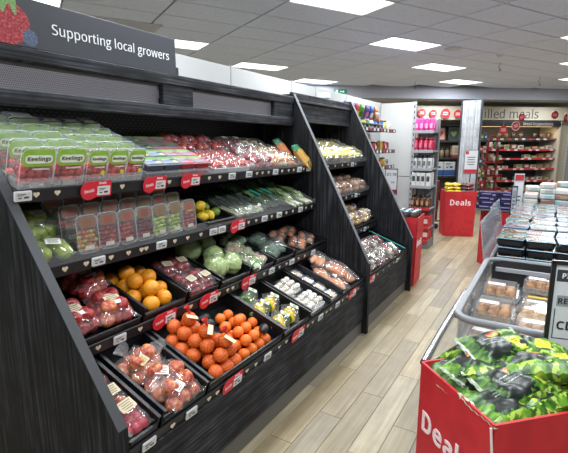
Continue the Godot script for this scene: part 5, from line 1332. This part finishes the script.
func build_back() -> void:
	var bb := Basis(Vector3(BE.x, 0, -BE.z), Vector3.UP, Vector3(-BN.x, 0, BN.z))
	# pillar of whitewashed boards under the beam
	var pi := thing("pillar", "square pillar clad in whitewashed boards with dark edges", "pillar", BK(2.27, 0, 0.13), R(0, 6, 0))
	var ww := image_mat("whitewash", grain(128, 256, Color.html("77797c"), Color.html("c4c8cc"), 17, false, 20.0), 0.6, Vector3(3.0, 0.8, 3.0))
	for k in 3: part(pi, "board", rbox(0.125, 2.6, 0.02, 0.003), ww, Vector3(-0.128 + 0.128 * k, 1.3, 0.19))
	for s in [-1, 1]:
		part(pi, "edge_strip", rbox(0.035, 2.6, 0.03, 0.004), hexm("2c3036", 0.45), Vector3(s * 0.212, 1.3, 0.188))
		part(pi, "side_board", rbox(0.02, 2.6, 0.36, 0.003), ww, Vector3(s * 0.215, 1.3, 0.0))
	part(pi, "core", rbox(0.40, 2.6, 0.34, 0.003), hexm("55585c", 0.6), Vector3(0, 1.3, 0.0))
	# strip lamp under the rear ceiling
	ceiling_lamp(BK(2.2, 2.765, 1.35), bb, 1.0, 0.3, "long white strip light under the low rear ceiling", 3.6)
	ceiling_lamp(BK(5.2, 2.765, 1.2), bb, 1.0, 0.3, "white strip light under the low rear ceiling before the meals fridge", 3.0)
	# meals fridge
	var f := thing("meals_fridge", "tall dark open fridge of ready meals under the header", "fridge", BK(4.75, 0, 2.45), bb)
	var dark := hexm("3a3c42", 0.5)
	part(f, "back", rbox(2.5, 2.2, 0.04, 0.004), hexm("55575c", 0.5), Vector3(0, 1.1, -0.38))
	for s in [-1, 1]: part(f, "side", rbox(0.06, 2.26, 0.9, 0.006), hexm("c9c0ac", 0.5) if s > 0 else hexm("8a8c90", 0.45), Vector3(s * 1.26, 1.13, 0.0))
	part(f, "roof", rbox(2.5, 0.05, 0.9, 0.005), dark, Vector3(0, 2.235, 0))
	part(f, "plinth", rbox(2.5, 0.16, 0.85, 0.005), dark, Vector3(0, 0.08, 0))
	var bnd := part(f, "header_band", rbox(2.5, 0.12, 0.03, 0.003), hexm("26282c", 0.4), Vector3(0, 2.17, 0.455))
	part(bnd, "lettering", text("Meal inspirations", 0.9), hexm("b4b2ac", 0.5), Vector3(0.55, 0, 0.0165))
	var fy := [1.76, 1.46, 1.21, 0.92, 0.58, 0.29]
	var pal := ["9a7a54", "b8a07c", "7a8a5c", "c9c4b8", "8a5a40", "b86a4c", "8fa88c", "d0c8b8"]
	for s in 6:
		var sh := part(f, "shelf", rbox(2.46, 0.025, 0.6 + 0.03 * s, 0.003), hexm("5c5e62", 0.5), Vector3(0, fy[s], 0.06))
		part(sh, "price_strip", rbox(2.46, 0.05, 0.008, 0.001), hexm("b8353c", 0.45) if s > 0 else hexm("4c4e52", 0.45), Vector3(0, 0, 0.305 + 0.015 * s))
		for k in 11: part(sh, "ticket", rbox(0.10, 0.045, 0.004, 0.001), hexm(["d8d0cc", "c83a40", "d4b8b4"][(k + s) % 3], 0.45), Vector3(-1.1 + 0.22 * k, 0, 0.312 + 0.015 * s))
		for k in 11:
			if rng.randf() < 0.12: continue
			var jar := s == 0
			if jar and k in [2, 7]: continue
			var hh := 0.17 if jar else rng.randf_range(0.07, 0.15)
			var o := thing("sauce_tub" if jar else "ready_meal", "tall brown sauce tub on the top shelf of the meals fridge" if jar else "small sleeved ready meal in the tall dark fridge", "tub" if jar else "ready meal", BK(4.75, 0, 2.45) + bb * Vector3(-1.1 + 0.22 * k, fy[s] + 0.013, 0.20 + 0.01 * s), bb, "sauce tubs" if jar else "ready meals in the fridge")
			if jar:
				part(o, "tub", lathe("stub", [Vector2(0, 0), Vector2(0.05, 0), Vector2(0.06, 0.15), Vector2(0, 0.15)], 12), hexm(["5c4a38", "6e5436", "3c342e"][k % 3], 0.4))
				part(o, "lid", lathe("stublid", [Vector2(0, 0.17), Vector2(0.06, 0.17), Vector2(0.062, 0.15), Vector2(0, 0.15)], 12), hexm("2d2b29", 0.4))
			else:
				part(o, "sleeve", rbox(0.18, hh, 0.14, 0.006), hexm(pal[(k * 3 + s * 5) % 8], 0.45), Vector3(0, hh / 2, 0))
				part(o, "label", plate(0.11, hh * 0.5, 0.001, 0.004), hexm(pal[(k + s * 3 + 3) % 8], 0.45), Vector3(0.01, hh * 0.55, 0.0705))
	# fridge lamp under its roof
	var fl := thing("fridge_light", "warm tube light under the fridge roof", "light", BK(4.75, 2.12, 2.15), bb)
	var wg := StandardMaterial3D.new()
	wg.albedo_color = Color(0.9, 0.85, 0.75)
	wg.emission_enabled = true
	wg.emission = Color(1.0, 0.86, 0.64)
	wg.emission_energy_multiplier = 1.6
	part(fl, "tube", rbox(2.2, 0.025, 0.025, 0.008), wg)
	part(fl, "clip", rbox(2.3, 0.01, 0.04, 0.002), hexm("4a4b4e", 0.5), Vector3(0, 0.02, 0))
	var al := AreaLight3D.new()
	al.name = "tube_glow"
	al.area_size = Vector2(2.2, 0.04)
	al.light_energy = 0.8
	al.light_color = Color(1.0, 0.86, 0.66)
	al.shadow_enabled = true
	fl.add_child(al)
	al.transform = Transform3D(R(-75, 0, 0), Vector3(0, -0.02, 0))
	# header over the fridge and the shelves
	var hd := thing("meals_header", "cream header board lettered chilled meals over the fridge", "sign", BK(4.0, 2.28, 1.98), bb)
	part(hd, "board", rbox(5.6, 0.36, 0.04, 0.004), noisy("hdcream", ["bcb6a2", "c4beaa"], 0.03, 0.6, 0.6), Vector3(0, 0.18, 0))
	part(hd, "lettering", text("chilled meals", 1.95), hexm("4a4b50", 0.5), Vector3(0.285, 0.17, 0.0215))
	# right hand shelf bay beyond the fridge
	var rb := thing("slotted_bay", "cream shelving bay with slotted post right beside the fridge", "shelving", BK(6.32, 0, 2.4), bb)
	part(rb, "panel", rbox(0.5, 2.3, 0.05, 0.004), hexm("b8b09c", 0.55), Vector3(0, 1.15, 0.2))
	slotted_upright(rb, Vector3(0.1, 0, 0.24), 2.25)
	# wall shelves left of the pillar
	var ls := thing("wall_shelving", "dark wall shelving of framed gifts and boxes left of the pillar", "shelving", BK(2.5, 0, 2.5), bb)
	part(ls, "back", rbox(2.1, 2.2, 0.04, 0.004), hexm("5a544c", 0.6), Vector3(0, 1.1, -0.2))
	for s in [-1, 1]: part(ls, "side", rbox(0.05, 2.2, 0.45, 0.004), hexm("2e3034", 0.5), Vector3(s * 1.05, 1.1, 0))
	for y in [2.15, 1.70, 1.22, 0.70, 0.30]:
		part(ls, "shelf", rbox(2.06, 0.05, 0.45, 0.004), hexm("2b2d31", 0.5), Vector3(0, y, 0))
	var gift := [["7a2c30", "framed red heart picture on the top wall shelf", "c8a48c"], ["94484c", "framed pink picture on the top wall shelf", "5c3034"], ["4c5a4a", "framed green picture on the top wall shelf", "3a3c40"], ["8a4a44", "small red framed picture on the top wall shelf", "b98a74"]]
	for k in 4:
		var o := thing("framed_picture", gift[k][1], "picture", BK(2.5, 0, 2.5) + bb * Vector3([0.15, -0.25, 0.55, -0.62][k], 1.726, 0.08), bb * R(-6, 0, 0))
		part(o, "frame", boxes("gframe", [[Vector3(-0.14, 0.19, 0), Vector3(0.03, 0.38, 0.02)], [Vector3(0.14, 0.19, 0), Vector3(0.03, 0.38, 0.02)], [Vector3(0, 0.365, 0), Vector3(0.31, 0.03, 0.02)], [Vector3(0, 0.015, 0), Vector3(0.31, 0.03, 0.02)]]), hexm(gift[k][0], 0.45))
		part(o, "picture", plate(0.26, 0.34, 0.006, 0.002), hexm(gift[k][2], 0.5), Vector3(0, 0.19, -0.002))
		part(o, "motif", heart_mesh(), hexm(["b8343c", "c9a090", "7a9a5c", "d0b8a4"][k], 0.5), Vector3(0, 0.2, 0.004), Basis.from_scale(Vector3(7, 7, 1)))
	for k in 8:
		var o := thing("gift_jar", "tan jar with dark lid on the second wall shelf", "jar", BK(2.5, 0, 2.5) + bb * Vector3(-0.75 + 0.16 * k, 1.246, 0.08), bb, "tan jars on the wall shelf")
		part(o, "jar", lathe("gjar", [Vector2(0, 0), Vector2(0.06, 0), Vector2(0.062, 0.2), Vector2(0.045, 0.22), Vector2(0, 0.22)], 12), hexm(["8c7a5c", "6a5840", "a89674"][k % 3], 0.4))
		part(o, "lid", lathe("gjlid", [Vector2(0, 0.26), Vector2(0.05, 0.26), Vector2(0.052, 0.22), Vector2(0, 0.22)], 12), hexm("2c2b2a", 0.4))
	var tp := thing("gift_box", "tall tan gift box with red foot on the second wall shelf", "box", BK(2.5, 0, 2.5) + bb * Vector3(0.62, 1.246, 0.08), bb)
	part(tp, "carton", rbox(0.24, 0.34, 0.15, 0.005), hexm("b0a088", 0.5), Vector3(0, 0.17, 0))
	part(tp, "print", print_bars(0.18, 0.2, 1), hexm("6a5c4c", 0.5), Vector3(0, 0.2, 0.0755))
	part(tp, "red_band", rbox(0.245, 0.08, 0.155, 0.003), hexm("8a3034", 0.5), Vector3(0, 0.04, 0))
	for k in 3:
		var o := thing("blue_white_box", "white box with blue base and dark lettering on the wall shelf", "box", BK(2.5, 0, 2.5) + bb * Vector3(-0.3 + 0.36 * k, 0.726, 0.10), bb, "blue and white boxes on the wall shelf")
		part(o, "carton", rbox(0.34, 0.40, 0.2, 0.005), hexm("b8bcbc", 0.45), Vector3(0, 0.2, 0))
		part(o, "blue_base", rbox(0.344, 0.16, 0.204, 0.003), hexm("2c4f84", 0.45), Vector3(0, 0.09, 0))
		part(o, "print", print_bars(0.26, 0.2, 0), hexm("3a3c42", 0.5), Vector3(0, 0.29, 0.1005))
	# dark red crates on a trolley before the wall shelves
	var tr := thing("stock_trolley", "low grey wheeled trolley stacked beside the Deals bin", "trolley", P(-2.08, 0, 8.75), R(0, 30, 0))
	part(tr, "platform", rbox(0.5, 0.03, 0.5, 0.005), hexm("5a5c60", 0.4), Vector3(0, 0.16, 0))
	for sx in [-1, 1]:
		for sz in [-1, 1]:
			part(tr, "wheel", surf("wheel", 14, 6, func(u: float, v: float) -> Vector3:
				var pr: Vector2 = [Vector2(0, -0.015), Vector2(0.035, -0.015), Vector2(0.05, -0.01), Vector2(0.05, 0.01), Vector2(0.035, 0.015), Vector2(0.03, 0.015), Vector2(0, 0.015)][int(round(v * 6))]
				return Vector3(cos(u * TAU) * pr.x, sin(u * TAU) * pr.x, pr.y)), hexm("2a2b2d", 0.5), Vector3(sx * 0.2, 0.05, sz * 0.2))
	part(tr, "handle", tube("trhandle", [Vector3(-0.24, 0.16, -0.24), Vector3(-0.24, 0.9, -0.26), Vector3(0.24, 0.9, -0.26), Vector3(0.24, 0.16, -0.24)], 0.012, 8), mat(Color.html("8a8c8f"), 0.3, 0.8))
	for k in 4:
		var o := thing("stock_crate", ["dark red stock crate on the trolley, lowest of its stack", "dark red stock crate on the trolley, second of its stack", "dark red stock crate on the trolley, third of its stack", "dark red stock crate on the trolley, topmost of its stack"][k], "crate", P(-2.08, 0.177 + 0.19 * k, 8.75), R(0, 30 + 2 * k, 0))
		part(o, "body", rbox(0.44, 0.185, 0.42, 0.008), hexm("5e2024", 0.5), Vector3(0, 0.093, 0))
		for j in 3: part(o, "rib", rbox(0.02, 0.16, 0.006, 0.001), hexm("4a181c", 0.5), Vector3(-0.13 + 0.13 * j, 0.09, 0.212))
	# red bin before the pillar with bars
	dump_bin("red Deals bin of yellow and brown bars before the whitewashed pillar", P(-1.38, 0, 8.34), 21.4, 0.51, 0.46, 0.80, 0.97, [0, 1], 0.68, 0.76, 0.045)
	for k in 24:
		var c := k % 4
		var yel := c < 2
		var o := thing("chocolate_pack", "yellow wrapped bar pack heaped in the bin by the pillar" if yel else "brown wrapped bar pack heaped in the bin by the pillar", "bar pack", P(-1.38, 0.762 + 0.055 * (k / 8), 8.34) + R(0, 21.4, 0) * Vector3(-0.17 + 0.115 * c, 0, 0.14 - 0.13 * ((k / 4) % 2) - 0.03 * (k / 8)), R(0, 22 + rng.randf_range(-20, 20), rng.randf_range(-8, 8)), "yellow bar packs" if yel else "brown bar packs")
		part(o, "wrap", pillow(0.13, 0.06, 0.13, 0.01, 100 + k % 4, 10, 8), hexm("c9ac2c" if yel else ["4c2c28", "6a2c30"][k % 2], 0.35), Vector3(0, 0.03, 0))
		part(o, "print", plate(0.07, 0.03, 0.001, 0.006), hexm("3a3020" if yel else "b89a6a", 0.4), Vector3(0, 0.062, 0), R(-90, 0, 0))
	# leaflet stand at the pillar
	var st := thing("leaflet_stand", "white notice with red corner and foot on a post before the pillar", "sign", P(-1.28, 0.86, 8.84), R(0, 30, 0))
	part(st, "frame", rbox(0.25, 0.44, 0.012, 0.004), hexm("35373c", 0.4), Vector3(0, 0.43, 0))
	var nt := part(st, "sheet", plate(0.235, 0.42, 0.002, 0.002), hexm("ccced2", 0.45), Vector3(0, 0.43, 0.007))
	part(nt, "red_corner", plate(0.06, 0.06, 0.001, 0.002), hexm("c0343c", 0.45), Vector3(-0.08, 0.17, 0.002))
	part(nt, "red_foot", plate(0.235, 0.07, 0.001, 0.002), hexm("b02c3c", 0.45), Vector3(0, -0.172, 0.002))
	part(nt, "print", print_bars(0.2, 0.22, 1), hexm("5c6068", 0.5), Vector3(0, 0.02, 0.002))
	part(st, "post", tube("lpost", [Vector3(0, -0.86, 0), Vector3(0, 0.0, 0), Vector3(0.01, 0.22, 0)], 0.01, 8), hexm("2a2b2e", 0.4))
	part(st, "foot", lathe("lfoot", [Vector2(0, 0.02), Vector2(0.12, 0.012), Vector2(0.13, 0.0), Vector2(0, 0)], 16), hexm("2a2b2e", 0.4), Vector3(0, -0.86, 0))
	# red wire tower display beside the fridge
	var rt := thing("red_tower", "tall red wire display tower before the meals fridge", "display stand", BK(3.45, 0, 1.1), bb)
	for s in [-1, 1]: part(rt, "post", rbox(0.05, 1.72, 0.05, 0.006), hexm("8c1c28", 0.45), Vector3(s * 0.14, 0.86, 0))
	part(rt, "arch", tube("rtarch", [Vector3(-0.14, 1.70, 0), Vector3(-0.10, 1.80, 0), Vector3(0, 1.85, 0), Vector3(0.10, 1.80, 0), Vector3(0.14, 1.70, 0)], 0.02, 8), hexm("8c1c28", 0.45))
	part(rt, "base", rbox(0.45, 0.06, 0.4, 0.008), hexm("701820", 0.45), Vector3(0, 0.03, 0))
	for y in [0.45, 0.8, 1.15, 1.5]:
		part(rt, "basket", boxes("rtbasket", [[Vector3(0, 0, 0.0), Vector3(0.36, 0.012, 0.26)], [Vector3(0, 0.05, 0.13), Vector3(0.36, 0.012, 0.012)], [Vector3(-0.18, 0.025, 0), Vector3(0.012, 0.06, 0.26)], [Vector3(0.18, 0.025, 0), Vector3(0.012, 0.06, 0.26)]]), hexm("8c1c28", 0.45), Vector3(0, y, 0.08))
	for y in 4:
		for k in 3:
			var o := thing("foil_packet", ["green", "silver", "brown", "white"][(y + k) % 4] + " foil packet in a basket of the red tower", "packet", BK(3.45, 0, 1.1) + bb * Vector3(-0.11 + 0.11 * k, [0.456, 0.806, 1.156, 1.506][y], 0.09), bb * R(0, rng.randf_range(-15, 15), 0), "packets in the red tower")
			part(o, "packet", pillow(0.16, 0.06, 0.1, 0.012, 100 + k, 10, 8), hexm(["4c7a3c", "a8aaa8", "7a5a40", "c9c4ba"][(y + k) % 4], 0.35), Vector3(0, 0.085, 0), R(0, 0, 90))
			part(o, "print", plate(0.05, 0.05, 0.001, 0.006), hexm(["c9b43c", "b83840", "d0cabc", "3c5a8a"][(y * 2 + k) % 4], 0.4), Vector3(0, 0.09, 0.032))
	# narrow shelf left inside the fridge opening
	var nr := thing("snack_rack", "dark slim rack of mixed small packets right of the pillar", "rack", BK(2.88, 0, 0.8), bb)
	for s in [-1, 1]: part(nr, "post", rbox(0.03, 1.9, 0.03, 0.003), hexm("3c3e42", 0.4), Vector3(s * 0.2, 0.95, 0))
	for k in 6: part(nr, "shelf", rbox(0.42, 0.02, 0.25, 0.003), hexm("3c3e42", 0.45), Vector3(0, 0.2 + 0.3 * k, 0.0))
	for y in 6:
		for k in 4:
			var o := thing("mixed_packet", ["red", "cream", "green", "blue", "tan"][(y * 2 + k) % 5] + " small packet on the slim dark rack", "packet", BK(2.88, 0, 0.8) + bb * Vector3(-0.14 + 0.093 * k, 0.21 + 0.3 * y, 0.04), bb, "packets on the slim rack")
			part(o, "packet", rbox(0.08, 0.15 + 0.02 * ((y + k) % 3), 0.06, 0.01), hexm(["a03038", "c4b89c", "4c7448", "34507c", "8c6a4c"][(y * 2 + k) % 5], 0.4), Vector3(0, 0.08, 0))
			part(o, "label", plate(0.05, 0.05, 0.001, 0.004), hexm(["d8ccb8", "8a3a34", "d0c85a", "c9ccd0", "3a2c24"][(y * 2 + k) % 5], 0.45), Vector3(0, 0.09, 0.0305))
	# promotion discs
	for k in 4:
		red_disc("round red promotion disc on the cream board, %s from the pillar" % ["fourth", "third", "second", "nearest"][k], BK([1.83, 2.15, 2.50, 2.85][k], [2.45, 2.44, 2.44, 2.43][k], 1.9), bb, [0.11, 0.10, 0.13, 0.11][k])
	red_disc("round red disc with white ring hanging before the fridge band", BK(3.97, 2.08, 1.0), bb * R(0, 0, 20), 0.10, true)
	red_disc("dark red disc hanging low beside the white ringed disc", BK(3.65, 1.98, 1.02), bb, 0.11)
	red_disc("tilted red disc hanging over the letters of the header", BK(4.11, 2.30, 1.0), bb * R(0, 0, 35), 0.09)
	red_disc("round red disc hanging over the right of the cream header", BK(5.02, 2.36, 1.0), bb, 0.10)
	red_disc("round red disc hanging over the slotted bay by the fridge", BK(5.33, 2.29, 1.0), bb * R(0, 30, 0), 0.11)

func _ready() -> void:
	rng.seed = 20
	font = SystemFont.new()
	font.font_names = PackedStringArray(["Droid Sans"])
	font_bold = SystemFont.new()
	font_bold.font_names = PackedStringArray(["Droid Sans"])
	font_bold.font_weight = 700
	var cam := Camera3D.new()
	cam.name = "camera"
	cam.fov = 54.8
	cam.position = Vector3(0, 1.6, 0)
	cam.rotation_degrees = Vector3(-10.564, 31.179, 0)
	cam.current = true
	add_child(cam)
	var env := Environment.new()
	env.background_mode = Environment.BG_COLOR
	env.background_color = Color(0.5, 0.52, 0.55)
	env.background_energy_multiplier = 0.0
	env.tonemap_mode = Environment.TONE_MAPPER_LINEAR
	env.tonemap_exposure = 1.0
	env.sdfgi_enabled = true
	env.ssao_enabled = true
	env.ssil_enabled = true
	var we := WorldEnvironment.new()
	we.name = "world_environment"
	we.environment = env
	add_child(we)
	build_shell()
	build_racks()
	build_fill()
	build_right()
	build_gondolas()
	build_back()
